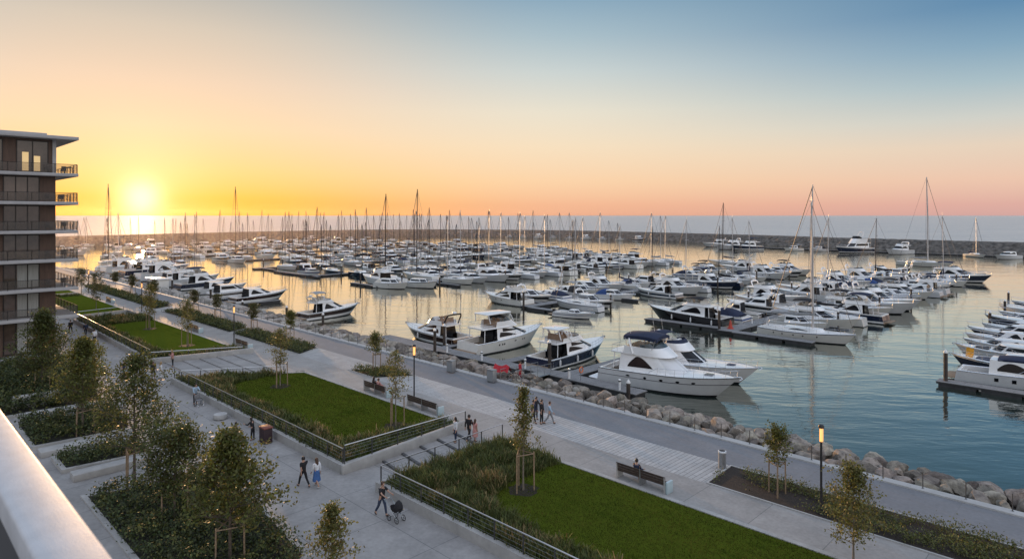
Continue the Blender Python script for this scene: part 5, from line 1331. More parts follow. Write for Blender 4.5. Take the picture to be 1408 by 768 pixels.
def scatter(poly, dens, rng):
    us = [p[0] for p in poly]; vs = [p[1] for p in poly]
    n = int(dens*(max(us)-min(us))*(max(vs)-min(vs)))
    a = np.stack([rng.uniform(min(us), max(us), n), rng.uniform(min(vs), max(vs), n)], 1)
    return np.array([p for p in a if in_poly(p, poly)])
def groundcover(name, label, poly, z, dens, nl, hmin, hmax, lsz, mats, seed, clump=.9, keep=None, spr=.16):
    rng = np.random.default_rng(seed); p = scatter(poly, dens, rng)
    if keep: p = np.array([q for q in p if keep(q)])
    hh = np.array([hmin+(hmax-hmin)*max(0, min(1, .5+.9*mnoise.noise(Vector((q[0]*clump, q[1]*clump, seed))))) for q in p])
    c = np.stack([-p[:, 0], p[:, 1], z+hh*rng.uniform(.35, 1, len(p))], 1)
    qd = leafquads(c, nl, np.array([spr, spr, spr*.8]), lsz, rng, .8)
    mi = np.repeat((rng.random(len(p)) < .35).astype(np.int32), nl)
    o = quads(name, qd, mats, None, mi); tag(o, label, 'shrubs', None, 'stuff'); return o
groundcover('shrubbery', 'dark low shrubs filling the large bed under the trees', BEDS[0]['pi'], LOW+.05, 22, 11, .2, 1.05, .16, [shrubm, shrubm2], 41)
groundcover('shrubbery', 'narrow hedge of loose shrubs between two cross paths', BEDS[1]['pi'], LOW+.2, 30, 12, .25, .95, .15, [shrubm, shrubm2], 42)
groundcover('shrubbery', 'low shrubs in the bed of the young staked tree', BEDS[2]['pi'], LOW+.2, 24, 11, .3, 1.3, .18, [shrubm, shrubm2], 43)
groundcover('shrubbery', 'dark shrubs in front of the apartment block', BEDS[3]['pi'], LOW+.2, 15, 12, .4, 1.7, .22, [shrubm, shrubm2], 44)
groundcover('shrubbery', 'young green shrubs in the bark mulch planter', inset(PLANT[0][0], .3), .03, 30, 13, .10, .55, .11, [shrubm2, leaf_gr], 45, clump=.7, keep=lambda q: mnoise.noise(Vector((q[0]*.55, q[1]*.55, 4))) > (.02 if q[0] > 12.5 else -.3) and q[0] > -2)
groundcover('shrubbery', 'low leafy planting in the small triangular planter', inset(PLANT[1][0], .2), .03, 30, 12, .15, .6, .14, [shrubm2, leaf_gr], 46)
groundcover('shrubbery', 'leafy planting in the long planter behind the middle lawn', inset(PLANT[2][0], .2), .03, 20, 12, .2, .75, .16, [shrubm2, shrubm], 47)
groundcover('shrubbery', 'leafy planting in the planter behind the third lawn', inset(PLANT[3][0], .2), .03, 16, 10, .2, .7, .2, [shrubm2, shrubm], 48)
groundcover('shrubbery', 'leafy planting in the long far planter', inset(PLANT[4][0], .2), .03, 8, 9, .2, .7, .28, [shrubm2, shrubm], 49)
# meadow grasses around the mown lawns
def meadow(label, poly, keep, dens, hgt, seed, straw=.35, wid=.05):
    rng = np.random.default_rng(seed); p = scatter(poly, dens, rng); p = np.array([q for q in p if keep(q)])
    n = len(p); h = hgt*np.array([.45+.9*max(0, .5+.8*mnoise.noise(Vector((q[0]*.8, q[1]*.8, seed)))) for q in p])*rng.uniform(.6, 1.25, n)
    out = []
    mi = []
    base = np.stack([-p[:, 0], p[:, 1], np.full(n, .0)], 1)
    pat = np.array([mnoise.noise(Vector((q[0]*.45, q[1]*.45, seed+9))) for q in p])
    for k in range(4):
        az = rng.uniform(0, 2*PI, n); le = rng.uniform(.1, .75, n)*h
        w = wid*rng.uniform(.5, 1.2, n); off = np.stack([rng.normal(0, .10, n), rng.normal(0, .10, n), np.zeros(n)], 1)
        b_ = base+off; side = np.stack([-np.sin(az), np.cos(az), np.zeros(n)], 1)*w[:, None]*.5
        hk = h*rng.uniform(.6, 1.1, n)
        tip = b_+np.stack([np.cos(az)*le, np.sin(az)*le, hk], 1)
        mid = b_+np.stack([np.cos(az)*le*.35, np.sin(az)*le*.35, hk*.6], 1)
        out.append(np.stack([b_-side, b_+side, mid+side*.9, mid-side*.9], 1)); mm = (rng.random(n)+pat*.9 > 1-straw).astype(np.int32); mi.append(np.zeros(n, np.int32))
        out.append(np.stack([mid-side*.9, mid+side*.9, tip+side*.35, tip-side*.35], 1)); mi.append(mm)
    o = quads('meadow_grass', np.concatenate(out), [mead_g, mead_b], None, np.concatenate(mi)); tag(o, label, 'grass', None, 'stuff')
def edge_keep(R4, jit=.35):
    def k(q):
        j = jit*mnoise.noise(Vector((q[0]*.9, q[1]*.9, 2)))
        return not in_round(q[0]+j, q[1]+j, R4)
    return k
meadow('tall meadow grass around the nearest lawn by the railing', LAWN['near']['pi'], lambda q: q[0] > 2 and edge_keep(LAWN['near']['inner'])(q) and not (q[0] > 26 and False), 75, .55, 61, .14, .05)
meadow('tall meadow grass bordering the middle lawn', LAWN['middle']['pi'], edge_keep(LAWN['middle']['inner']), 45, .55, 62, .25, .07)
meadow('tall meadow grass bordering the third lawn', LAWN['third']['pi'], edge_keep(LAWN['third']['inner']), 26, .6, 63, .25, .10)
meadow('meadow grass bordering the fourth lawn', LAWN['far']['pi'], edge_keep(LAWN['far']['inner']), 16, .5, 64, .2, .14)
# short mown blades over the lawns
def mown(label, R4, dens, seed, u0, u1, h=.06, w=.018):
    rng = np.random.default_rng(seed); n = int((u1-u0)*(R4[3]-R4[2])*dens)
    p = np.stack([rng.uniform(u0, u1, n), rng.uniform(R4[2], R4[3], n)], 1); p = np.array([q for q in p if in_round(q[0], q[1], R4)])
    n = len(p); az = rng.uniform(0, 2*PI, n); hh = h*rng.uniform(.6, 1.3, n)
    b_ = np.stack([-p[:, 0], p[:, 1], np.full(n, .012)], 1); s_ = np.stack([-np.sin(az), np.cos(az), np.zeros(n)], 1)*w
    tip = b_+np.stack([np.cos(az)*hh*.7, np.sin(az)*hh*.7, hh], 1)
    o = quads('lawn_grass', np.stack([b_-s_, b_+s_, tip], 1), lawn_bl); tag(o, label, 'grass', None, 'stuff')
mown('short mown grass of the nearest lawn', LAWN['near']['inner'], 260, 71, 4, 26.4)
mown('short mown grass of the middle lawn', LAWN['middle']['inner'], 140, 72, 38, 61, .07, .024)
# mulch rings at lawn trees
for (u, v) in ((25.2, 26.5), (39.6, 28.0), (56.2, 27.1), (81.7, 27.8), (97.3, 28.3)):
    b = MB(); n_ = 18; b.v = [(-u+(.85+.12*math.sin(i*2.7))*math.cos(2*PI*i/n_), v+(.85+.12*math.cos(i*1.9))*math.sin(2*PI*i/n_), .022) for i in range(n_)]; b.f = [tuple(range(n_))]; b.m = [0]
    struct(b.build('mulch_ring', mulch, smooth=False))

# ------------------------------------------------------------------ boulders
RM = []
for s_ in range(8):
    bm = bmesh.new(); bmesh.ops.create_icosphere(bm, subdivisions=3, radius=1); rn = random.Random(s_)
    pl = [(Vector((rn.gauss(0, 1), rn.gauss(0, 1), rn.gauss(0, .8))).normalized(), rn.uniform(.50, .80)) for _ in range(9)]
    for v_ in bm.verts:
        d = v_.co.normalized(); r_ = 1.0
        for nn_, dist in pl:
            k = d.dot(nn_)
            if k > 1e-3: r_ = min(r_, dist/k)
        r_ *= 1+.10*mnoise.noise(d*2.3+Vector((s_, 0, 0)))+.05*mnoise.noise(d*6)
        v_.co = d*r_
    me = bpy.data.meshes.new('boulder'); bm.to_mesh(me); bm.free(); me.materials.append(rockm)
    me.polygons.foreach_set('use_smooth', [True]*len(me.polygons)); me.set_sharp_from_angle(angle=R(24)); RM.append(me)
rn = random.Random(5); cnt = 0; fill = []
v_rows = [(43.25, -.28, .62), (44.35, -.25, .68), (45.5, -.38, .72), (46.6, -.75, .75), (47.7, -1.25, .75)]
u = -3.0; allr = []
for ri, (v, z, s0) in enumerate(v_rows):
    u = -4+ri*.4
    while u < 225:
        sc = 1.15*s0*rn.choice((.62, .8, 1, 1, 1.18, 1.32)); allr.append((u, v+rn.uniform(-.3, .3), z+rn.uniform(-.16, .16), sc)); u += sc*1.55+rn.uniform(0, .2)
allr.sort(key=lambda a: math.hypot(a[0]+0, a[1])/a[3])
for i, (u, v, z, sc) in enumerate(allr):
    rot = Matrix.Rotation(rn.uniform(0, 6.28), 3, 'Z') @ Matrix.Rotation(rn.uniform(-.4, .4), 3, 'X')
    s3 = Vector((sc*rn.uniform(.9, 1.3), sc*rn.uniform(.75, 1.0), sc*rn.uniform(.6, .85)))
    if i < 292:
        o = bpy.data.objects.new('boulder', RM[i % 8]); col.objects.link(o); o.location = P(u, v, z); o.rotation_euler = rot.to_euler(); o.scale = s3
        tag(o, 'rough grey tan boulder in the rock slope between promenade and water', 'boulder', 'boulders of the rock slope')
    else:
        me = RM[i % 8]; fill.append((rot, s3, P(u, v, z), me))
bm = bmesh.new(); tmp = bmesh.new(); bmesh.ops.create_icosphere(tmp, subdivisions=2, radius=.85)
tv = [v_.co.copy() for v_ in tmp.verts]; tf = [[x.index for x in f.verts] for f in tmp.faces]; tmp.free()
b = MB()
for j, (rot, s3, loc, me) in enumerate(fill):
    b.add([loc+rot @ Vector((c.x*s3.x, c.y*s3.y, c.z*s3.z))*(1+.28*mnoise.noise(c*1.7+Vector((j*3.1, j*1.7, 0)))) for c in tv], tf)
rk2 = M('boulder_far', (.20, .185, .165), .85, c2=(.42, .385, .34), vs=1.4, island=.34)
o = b.build('distant_boulders', rk2, sharp=45); tag(o, 'smaller boulders of the rock slope receding to the left', 'boulders', None, 'stuff')

# ------------------------------------------------------------------ people
skin = M('skin_light', (.42, .25, .18), .55); skin2 = M('skin_tan', (.26, .14, .09), .55)
hair_d = M('hair_dark', (.018, .013, .011), .5); hair_b = M('hair_brown', (.07, .035, .02), .5); hair_l = M('hair_blond', (.30, .20, .10), .5)
def cloth(n, c): return M('cloth_'+n, c, .85, var=.18, vs=7)
c_black = cloth('black', (.014, .014, .017)); c_navy = cloth('navy', (.02, .03, .065)); c_white = cloth('white', (.66, .67, .69)); c_blue = cloth('blue', (.05, .12, .30)); c_red = cloth('red', (.42, .025, .04))
c_grey = cloth('grey', (.20, .20, .21)); c_pink = cloth('pink', (.50, .24, .22)); c_jean = cloth('jeans', (.035, .05, .09)); c_tan = cloth('tan', (.30, .22, .15)); c_lblue = cloth('pale_blue', (.32, .42, .52))
shoe = M('shoe_dark', (.02, .018, .018), .6); shoel = M('shoe_light', (.5, .5, .5), .6)
def skel(pose):
    """joint positions, figure faces +x, feet at z=0"""
    J = {}
    hip = [.0, .0]; knee = [.0, .0]; sh = [0., 0.]; el = [.25, .25]; lean = 0.; head = 0.; pz = .93; abd = [.12, .12]
    if pose == 'walk': hip = [.42, -.34]; knee = [.12, .38]; sh = [-.38, .38]; el = [.35, .45]
    if pose == 'walk2': hip = [-.25, .30]; knee = [.42, .08]; sh = [.25, -.28]; el = [.3, .4]
    if pose == 'push': hip = [.32, -.30]; knee = [.10, .32]; sh = [.75, .75]; el = [.55, .55]; lean = .10
    if pose == 'sit': hip = [1.5, 1.45]; knee = [1.45, 1.4]; sh = [.45, .4]; el = [.8, .9]; lean = .06; abd = [.18, .18]
    if pose == 'lean': hip = [.10, -.02]; knee = [.12, .0]; sh = [.55, .2]; el = [1.0, .5]; lean = .22; head = .2
    if pose == 'phone': sh = [.55, .05]; el = [1.7, .25]; head = .35; hip = [.04, -.05]; knee = [.05, .04]
    if pose == 'stand': hip = [.05, -.04]; knee = [.04, .03]; sh = [.05, -.02]; el = [.2, .25]
    cl, sl_ = math.cos(lean), math.sin(lean)
    def up(x, y, z): return Vector((x*cl+z*sl_, y, z*cl-x*sl_))
    J['pel'] = Vector((0, 0, 0)); J['sp'] = up(0, 0, .19); J['ch'] = up(-.005, 0, .40); J['nk'] = up(-.005, 0, .545)
    hb = J['nk']; J['hb'] = hb+Vector((.015+.06*head, 0, .065)); J['hm'] = hb+Vector((.03+.12*head, 0, .155)); J['ht'] = hb+Vector((.02+.14*head, 0, .245)); J['no'] = J['hm']+Vector((.115, 0, -.02-.05*head))
    for i, s in enumerate((1, -1)):
        k = 'lr'[i]
        J['sh'+k] = up(0, s*.185, .475); a = sh[i]; ab = abd[i]
        d = Vector((math.sin(a+lean), s*math.sin(ab), -math.cos(a+lean))).normalized(); J['el'+k] = J['sh'+k]+d*.29
        a2 = a+el[i]+lean; d2 = Vector((math.sin(a2), s*.04, -math.cos(a2))).normalized(); J['wr'+k] = J['el'+k]+d2*.25; J['pa'+k] = J['wr'+k]+d2*.075
        sd = Vector((0, 1, 0)); fw = d2.cross(sd).normalized()
        for f in range(4):
            o = (f-1.5)*.021; ln = (.070, .082, .076, .060)[f]
            J[f'f{f}a'+k] = J['pa'+k]+fw*o+d2*.035; J[f'f{f}b'+k] = J[f'f{f}a'+k]+d2*ln*.55+sd*(-s)*.012; J[f'f{f}c'+k] = J[f'f{f}b'+k]+d2*ln*.35+sd*(-s)*.028
        J['t1'+k] = J['wr'+k]+d2*.03-fw*.035+sd*(-s)*.012; J['t2'+k] = J['t1'+k]+d2*.045-fw*.022+sd*(-s)*.015
        J['hp'+k] = Vector((0, s*.095, -.02)); h = hip[i]
        d = Vector((math.sin(h), s*.03, -math.cos(h))); J['kn'+k] = J['hp'+k]+d*.44; h2 = h-knee[i]; d = Vector((math.sin(h2), 0, -math.cos(h2)))
        J['an'+k] = J['kn'+k]+d*.42; tilt = min(.5, max(-.5, h2)); J['toe'+k] = J['an'+k]+Vector((math.cos(tilt)*.155, s*.02, -.045+math.sin(tilt)*.12)); J['heel'+k] = J['an'+k]+Vector((-.045, 0, -.05))
    low = min(J[q+k].z for q in ('toe', 'heel') for k in 'lr')-.03
    off = -low if pose != 'sit' else .52
    for q in J: J[q] = J[q]+Vector((0, 0, off))
    return J
def skin_mesh(name, J, chains, rad, root, sub=1):
    bm = bmesh.new(); lay = bm.verts.layers.skin.verify(); V = {}
    def gv(q):
        if q not in V: V[q] = bm.verts.new(J[q]); V[q][lay].radius = (rad(q),)*2 if not isinstance(rad(q), tuple) else rad(q); V[q][lay].use_root = (q == root)
        return V[q]
    for c in chains:
        for a, b_ in zip(c[:-1], c[1:]):
            x, y = gv(a), gv(b_)
            if not bm.edges.get((x, y)): bm.edges.new((x, y))
    me = bpy.data.meshes.new(name); bm.to_mesh(me); bm.free()
    o = bpy.data.objects.new(name, me); col.objects.link(o)
    o.modifiers.new('s', 'SKIN').use_smooth_shade = True; m = o.modifiers.new('d', 'SUBSURF'); m.levels = sub; m.render_levels = sub
    dg = bpy.context.evaluated_depsgraph_get(); out = bpy.data.meshes.new_from_object(o.evaluated_get(dg)); bpy.data.objects.remove(o); bpy.data.meshes.remove(me)
    out.name = name; out.polygons.foreach_set('use_smooth', [True]*len(out.polygons)); return out
RAD = dict(pel=.125, sp=.115, ch=.135, nk=.052, hb=.066, hm=.098, ht=.075, no=.018, sh=.062, el=.042, wr=.028, pa=.032, hp=.088, kn=.056, an=.038, toe=.030, heel=.032)
def rbody(q):
    b_ = q.rstrip('lr') if q[:2] in ('sh', 'el', 'wr', 'pa', 'hp', 'kn', 'an') or q[:3] in ('toe',) or q[:4] == 'heel' else q
    if q[0] == 'f' and q[1].isdigit(): return .0095 if q[2] == 'a' else (.0088 if q[2] == 'b' else .0075)
    if q[:2] in ('t1', 't2'): return .011 if q[1] == '1' else .009
    if q[:4] == 'heel': b_ = 'heel'
    elif q[:3] == 'toe': b_ = 'toe'
    elif q[:2] in RAD and q not in RAD: b_ = q[:2]
    return RAD[b_]
PM = {}
def pose_mesh(pose):
    if pose in PM: return PM[pose]
    J = skel(pose); d = {}
    ch = [['pel', 'sp', 'ch', 'nk', 'hb', 'hm', 'ht'], ['hm', 'no']]
    for k in 'lr':
        ch += [['ch', 'sh'+k, 'el'+k, 'wr'+k, 'pa'+k], ['pel', 'hp'+k, 'kn'+k, 'an'+k, 'toe'+k], ['an'+k, 'heel'+k], ['wr'+k, 't1'+k, 't2'+k]]+[['pa'+k, f'f{f}a'+k, f'f{f}b'+k, f'f{f}c'+k] for f in range(4)]
    d['body'] = skin_mesh('body', J, ch, rbody, 'pel')
    E_ = lambda a, b_, t: J[a].lerp(J[b_], t)
    J2 = dict(J); 
    for k in 'lr': J2['cf'+k] = E_('el'+k, 'wr'+k, .9); J2['ha'+k] = E_('sh'+k, 'el'+k, .75); J2['hem'+k] = E_('kn'+k, 'an'+k, .93); J2['shk'+k] = E_('hp'+k, 'kn'+k, .8)
    J2['co'] = E_('ch', 'nk', .72); J2['hem'] = J['pel']+Vector((0, 0, -.05))
    r2 = lambda q: {'hem': .155, 'co': .085, 'pel': .15, 'sp': .137, 'ch': .155, 'cfl': .046, 'cfr': .046, 'hal': .064, 'har': .064, 'heml': .062, 'hemr': .062, 'shkl': .095, 'shkr': .095}.get(q) or rbody(q)*1.0+.020
    d['jacket'] = skin_mesh('jacket', J2, [['hem', 'pel', 'sp', 'ch', 'co']]+[['ch', 'sh'+k, 'el'+k, 'cf'+k] for k in 'lr'], r2, 'hem')
    d['tshirt'] = skin_mesh('tshirt', J2, [['hem', 'pel', 'sp', 'ch', 'co']]+[['ch', 'sh'+k, 'ha'+k] for k in 'lr'], r2, 'hem')
    r3 = lambda q: {'heml': .058, 'hemr': .058, 'sp2': .125}.get(q) or rbody(q)+.014
    J2['sp2'] = E_('pel', 'sp', .55)
    d['trousers'] = skin_mesh('trousers', J2, [['sp2', 'pel']]+[['pel', 'hp'+k, 'kn'+k, 'hem'+k] for k in 'lr'], r3, 'pel')
    d['shorts'] = skin_mesh('shorts', J2, [['sp2', 'pel']]+[['pel', 'hp'+k, 'shk'+k] for k in 'lr'], lambda q: r2(q) if q[:3] == 'shk' else r3(q), 'pel')
    for k in 'lr':
        d['shoe'+k] = skin_mesh('shoe', J, [['heel'+k, 'an'+k], ['heel'+k, 'toe'+k], ['an'+k, 'toe'+k]][1:2], lambda q: .048 if q[:4] == 'heel' else .042, 'heel'+k)
    hm, ht, hb = J['hm'], J['ht'], J['hb']
    b = MB(); n = 12; rows = []
    for i in range(7):
        ph = PI/2-i*.30; rows.append([(hm.x-.012+.112*math.cos(ph)*math.cos(2*PI*j/n)*(1 if math.cos(2*PI*j/n) < .3 or i < 3 else .82), hm.y+.106*math.cos(ph)*math.sin(2*PI*j/n), hm.z+.018+.125*math.sin(ph)-(.03 if math.cos(2*PI*j/n) < .1 and i > 4 else 0)) for j in range(n+1)])
    b.grid(rows); d['hair_short'] = b.mesh('hair', hair_d, merge=True)
    rows2 = rows+[[(hm.x-.06+.085*math.cos(2*PI*j/n), hm.y+.105*math.sin(2*PI*j/n), hb.z-.02-.09*k) for j in range(n+1)] for k in range(3)]
    rows2[-1] = [(x*.9+hm.x*.1-.01, y*.8, z) for x, y, z in rows2[-1]]
    b = MB(); b.grid(rows2); d['hair_long'] = b.mesh('hair', hair_d, merge=True)
    c = J['pel']; b = MB(); rows3 = []
    for i, (rr_, dz) in enumerate(((.135, .12), (.175, -.02), (.20, -.20), (.235, -.42), (.25, -.56))):
        rows3.append([(c.x+(rr_+.012*math.sin(j*2.1+i))*math.cos(2*PI*j/16)*.9, c.y+(rr_+.012*math.sin(j*2.1+i))*math.sin(2*PI*j/16), c.z+dz) for j in range(17)])
    b.grid(rows3); d['skirt'] = b.mesh('skirt', c_blue, merge=True)
    d['J'] = J; PM[pose] = d; return d
def person(pose, label, u, v, z, head, top=('jacket', None), legs=('trousers', None), hair=('hair_short', None), sk=None, sh=None, s=1., bag=None):
    """head: facing direction as an angle from -u towards +v"""
    d = pose_mesh(pose); sk = sk or skin
    t = thing('person', label, 'person', P(u, v, z), head); t.scale = (s, s, s)
    def part(nm, me, m, par):
        o = bpy.data.objects.new(nm, me); col.objects.link(o); o.parent = par
        if not me.materials: me.materials.append(m)
        o.material_slots[0].link = 'OBJECT'; o.material_slots[0].material = m; return o
    bd = part('body', d['body'], sk, t)
    part('hair', d[hair[0]], hair[1] or hair_d, bd)
    part({'jacket': 'jacket', 'tshirt': 'shirt'}[top[0]], d[top[0]], top[1] or c_black, bd)
    part(legs[0], d[legs[0]], legs[1] or c_black, bd)
    for k in 'lr': part('shoe', d['shoe'+k], sh or shoe, bd)
    if bag:
        b = MB(); J = d['J']; c = J['ch']; b.box(c.x-.30, c.x-.14, -.15, .15, c.z-.28, c.z+.14); o = b.build('backpack', bag, None, bevel=.04)
        o.location = t.location; o.rotation_euler = t.rotation_euler; o.scale = t.scale
        tag(o, 'small backpack carried by a walker near the ramp wall', 'backpack')
    return t
FU, FMU, FV, FMV = PI, 0., PI/2, -PI/2    # facing +u, -u, +v, -v
person('walk', 'man in black walking beside a woman in a blue skirt on the walkway', 35.6, 18.6, LOW, FU+.12, ('tshirt', c_black), ('trousers', c_black), s=1.03)
person('walk2', 'woman with long hair, white top and blue skirt walking next to the man in black', 35.05, 19.15, LOW, FU+.12, ('jacket', c_white), ('skirt', c_blue), ('hair_long', hair_b), sh=shoel, s=.97)
person('push', 'man in black shirt and jeans pushing a dark pram at the railing corner', 29.2, 19.75, LOW, FMU+.10, ('tshirt', c_black), ('trousers', c_jean), hair=('hair_short', hair_b), s=1.05)
person('stand', 'woman in a white jacket and dark trousers on the ramp steps', 34.0, 29.0, LOW+.4, FMV-.3, ('jacket', c_white), ('trousers', c_navy), ('hair_long', hair_d), s=.98)
person('walk', 'person in a long dark coat on the ramp steps', 33.4, 29.7, LOW+.5, FV+.2, ('jacket', c_black), ('trousers', c_black), s=1.04)
person('stand', 'person in a pink patterned dress beside the dark coat on the ramp steps', 33.0, 29.9, LOW+.5, FV, ('tshirt', c_pink), ('skirt', c_pink), ('hair_long', hair_b), s=.86)
person('walk2', 'person in dark grey at the left of the group on the boardwalk', 32.8, 35.6, .006, FMU+.3, ('jacket', c_navy), ('trousers', c_black), s=1.0)
person('stand', 'person in black jacket in the middle of the group on the boardwalk', 32.25, 35.9, .006, FMU+.3, ('jacket', c_black), ('trousers', c_black), s=1.02)
person('phone', 'person in black at the back of the group on the boardwalk', 33.2, 36.3, .006, FMU, ('jacket', c_black), ('trousers', c_jean), s=.98)
person('walk', 'person in a pale grey jacket at the right of the group on the boardwalk', 31.8, 36.3, .006, FMU+.6, ('jacket', c_lblue), ('trousers', c_grey), hair=('hair_short', hair_b), s=.97)
person('walk', 'person in dark top and pale blue shorts walking past the tall tree', 71.9, 18.6, LOW, FMU-.2, ('tshirt', c_navy), ('shorts', c_lblue), s=1.02)
person('walk2', 'person in white top and dark trousers walking along the third lawn wall', 93.8, 21.0, LOW, FU, ('jacket', c_white), ('trousers', c_black), s=1.05)
person('lean', 'person in pale blue shirt bending over a wheelchair at the middle lawn wall', 57.7, 20.3, LOW, FMU, ('jacket', c_lblue), ('trousers', c_black), s=1.0)
person('stand', 'child in dark yellow at the wall near the dark bin', 46.0, 18.9, LOW, FV, ('tshirt', c_tan), ('trousers', c_tan), ('hair_long', hair_d), s=.80)
person('lean', 'person in black leaning on the low wall beside the dark bin', 45.5, 19.9, LOW, FU+.5, ('jacket', c_black), ('trousers', c_black), ('hair_long', hair_d), s=.92)
person('stand', 'person in black with tan arms among the small group at the third lawn corner', 69.1, 20.4, LOW, FMU, ('tshirt', c_black), ('shorts', c_black), s=1.02, sk=skin2)
person('stand', 'person in white standing beside the one in black at the third lawn corner', 68.5, 20.9, LOW, FV, ('jacket', c_white), ('trousers', c_white), ('hair_long', hair_l), s=1.0)
person('phone', 'person in a pink top on the broad steps by the third lawn', 73.6, 23.6, LOW, FMV, ('jacket', c_pink), ('trousers', c_black), ('hair_long', hair_l), s=1.0)
person('walk', 'distant person in black on the walkway below the lowest balcony', 104.5, 20.6, LOW, FU, ('jacket', c_black), ('trousers', c_black), s=1.05)
person('walk2', 'second distant person in black walking beside the third lawn wall', 101, 21.6, LOW, FU, ('jacket', c_navy), ('trousers', c_black), s=1.0)
person('stand', 'person dressed in red standing on the gangway', 43.6, 45.4, -.42, FMU+.4, ('jacket', c_red), ('trousers', c_red), s=1.0)
# seated figures on benches look out over the water
def bench(u0, u1, v, label):
    um = (u0+u1)/2; hl = abs(u0-u1)/2; t = thing('park_bench', label, 'bench', P(um, v, .004))
    b = MB()
    for i in range(4): b.box(-hl, hl, -.02+.14*i, .10+.14*i, .41, .46)
    b.build('seat', wood, t, bevel=.008, seg=1)
    b = MB()
    for i in range(3): b.box(-hl, hl, -.10-.012*i, -.06-.012*i, .50+.15*i, .63+.15*i)
    b.build('backrest', wood, t, bevel=.008, seg=1)
    for x in (-hl+.05, 0, hl-.05):
        b = MB(); b.box(x-.04, x+.04, -.06, .52, 0, .41); b.box(x-.04, x+.04, -.13, -.09, .0, .9); b.build('leg', concl if abs(x) > .1 else galv, t, bevel=.01, seg=1)
    b = MB(); b.box(hl+.01, hl+.15, -.10, .48, .0, .66); b.build('end_panel', M('end_panel_pale', (.42, .52, .55), .35), t, bevel=.02)
bench(22.5, 19.2, 31.75, 'long dark wood bench on the nearest lawn edge with one person sitting')
bench(43.2, 39.3, 31.75, 'long dark wood bench empty below the lit lamp at the middle lawn')
bench(49.6, 46.2, 31.75, 'long dark wood bench at the middle lawn with two people sitting')
bench(77.4, 74.0, 31.85, 'dark wood bench at the near end of the third lawn')
bench(92.6, 89.2, 31.85, 'dark wood bench midway along the third lawn')
bench(134, 130.8, 31.9, 'dark wood bench beside the fourth lawn path')
def sitter(u, v, label, **k):
    person('sit', label, u, v, .004, FV, **k)
sitter(21.3, 31.95, 'person in a dark jacket sitting alone on the nearest bench', top=('jacket', c_navy), legs=('trousers', c_black), hair=('hair_short', hair_d))
sitter(48.5, 31.95, 'person in black sitting at left on the middle lawn bench', top=('jacket', c_black), legs=('trousers', c_black), hair=('hair_long', hair_d))
sitter(47.8, 31.95, 'person in dark red sitting at right on the middle lawn bench', top=('jacket', c_pink), legs=('trousers', c_black), hair=('hair_short', hair_b))
# pram
t = thing('pram', 'dark pram with folded hood pushed along the railing wall', 'pram', P(28.15, 19.95, LOW), .10)
b = MB(); rows = []
for i in range(6):
    ph = -PI/2+i*PI/2/5; rows.append([(.42*math.cos(ph)*math.cos(2*PI*j/12)+.0, .25*math.cos(ph)*math.sin(2*PI*j/12), .72+.30*math.sin(ph)) for j in range(13)])
b.grid(rows); b.build('basket', cblack, t)
b = MB(); rows = []
for i in range(6):
    a = PI*.02+i*.26; rows.append([(.05+.36*math.cos(a)*math.sin(PI*j/8)*1.0, .26*math.cos(PI*j/8), .72+.40*math.sin(a)*math.sin(PI*j/8)) for j in range(9)])
b.grid(rows); b.build('hood', cblack, t)
b = MB()
for s_ in (-.2, .2): b.tube([(-.75, s_, .98), (-.45, s_, .80), (.28, s_, .16)], .018, 5); b.tube([(.35, s_, .62), (-.32, s_, .16)], .018, 5)
b.tube([(-.75, -.2, .98), (-.75, .2, .98)], .02, 6); b.build('frame', steel, t)
for x in (.28, -.32):
    for y in (-.24, .24):
        b = MB(); b.tube([(x+.15*math.cos(2*PI*i/12), y, .16+.15*math.sin(2*PI*i/12)) for i in range(13)], .018, 5); b.tube([(x-.14, y, .16), (x+.14, y, .16)], .008, 3); b.tube([(x, y, .03), (x, y, .29)], .008, 3); b.build('wheel', rubber, t)
# wheelchair
t = thing('wheelchair', 'wheelchair with pale seat at the middle lawn wall', 'wheelchair', P(57.0, 20.3, LOW), .05)
b = MB(); b.box(-.22, .22, -.22, .22, .45, .52); b.build('seat', c_grey, t, bevel=.02); b = MB(); b.box(-.26, -.20, -.22, .22, .52, .95); b.build('backrest', c_grey, t, bevel=.02)
for y in (-.28, .28):
    b = MB(); b.tube([(-.05+.29*math.cos(2*PI*i/16), y, .30+.29*math.sin(2*PI*i/16)) for i in range(17)], .018, 5)
    for k in range(4): a = PI*k/4; b.tube([(-.05+.28*math.cos(a), y, .30+.28*math.sin(a)), (-.05-.28*math.cos(a), y, .30-.28*math.sin(a))], .006, 3)
    b.build('wheel', rubber, t); b = MB(); b.tube([(.42+.09*math.cos(2*PI*i/10), y*.8, .09+.09*math.sin(2*PI*i/10)) for i in range(11)], .018, 5); b.tube([(.42, y*.8, .09), (.35, y*.8, .45), (-.24, y*.8, .47), (-.24, y*.8, 1.0), (-.36, y*.8, 1.0)], .016, 5); b.build('caster', steel, t)
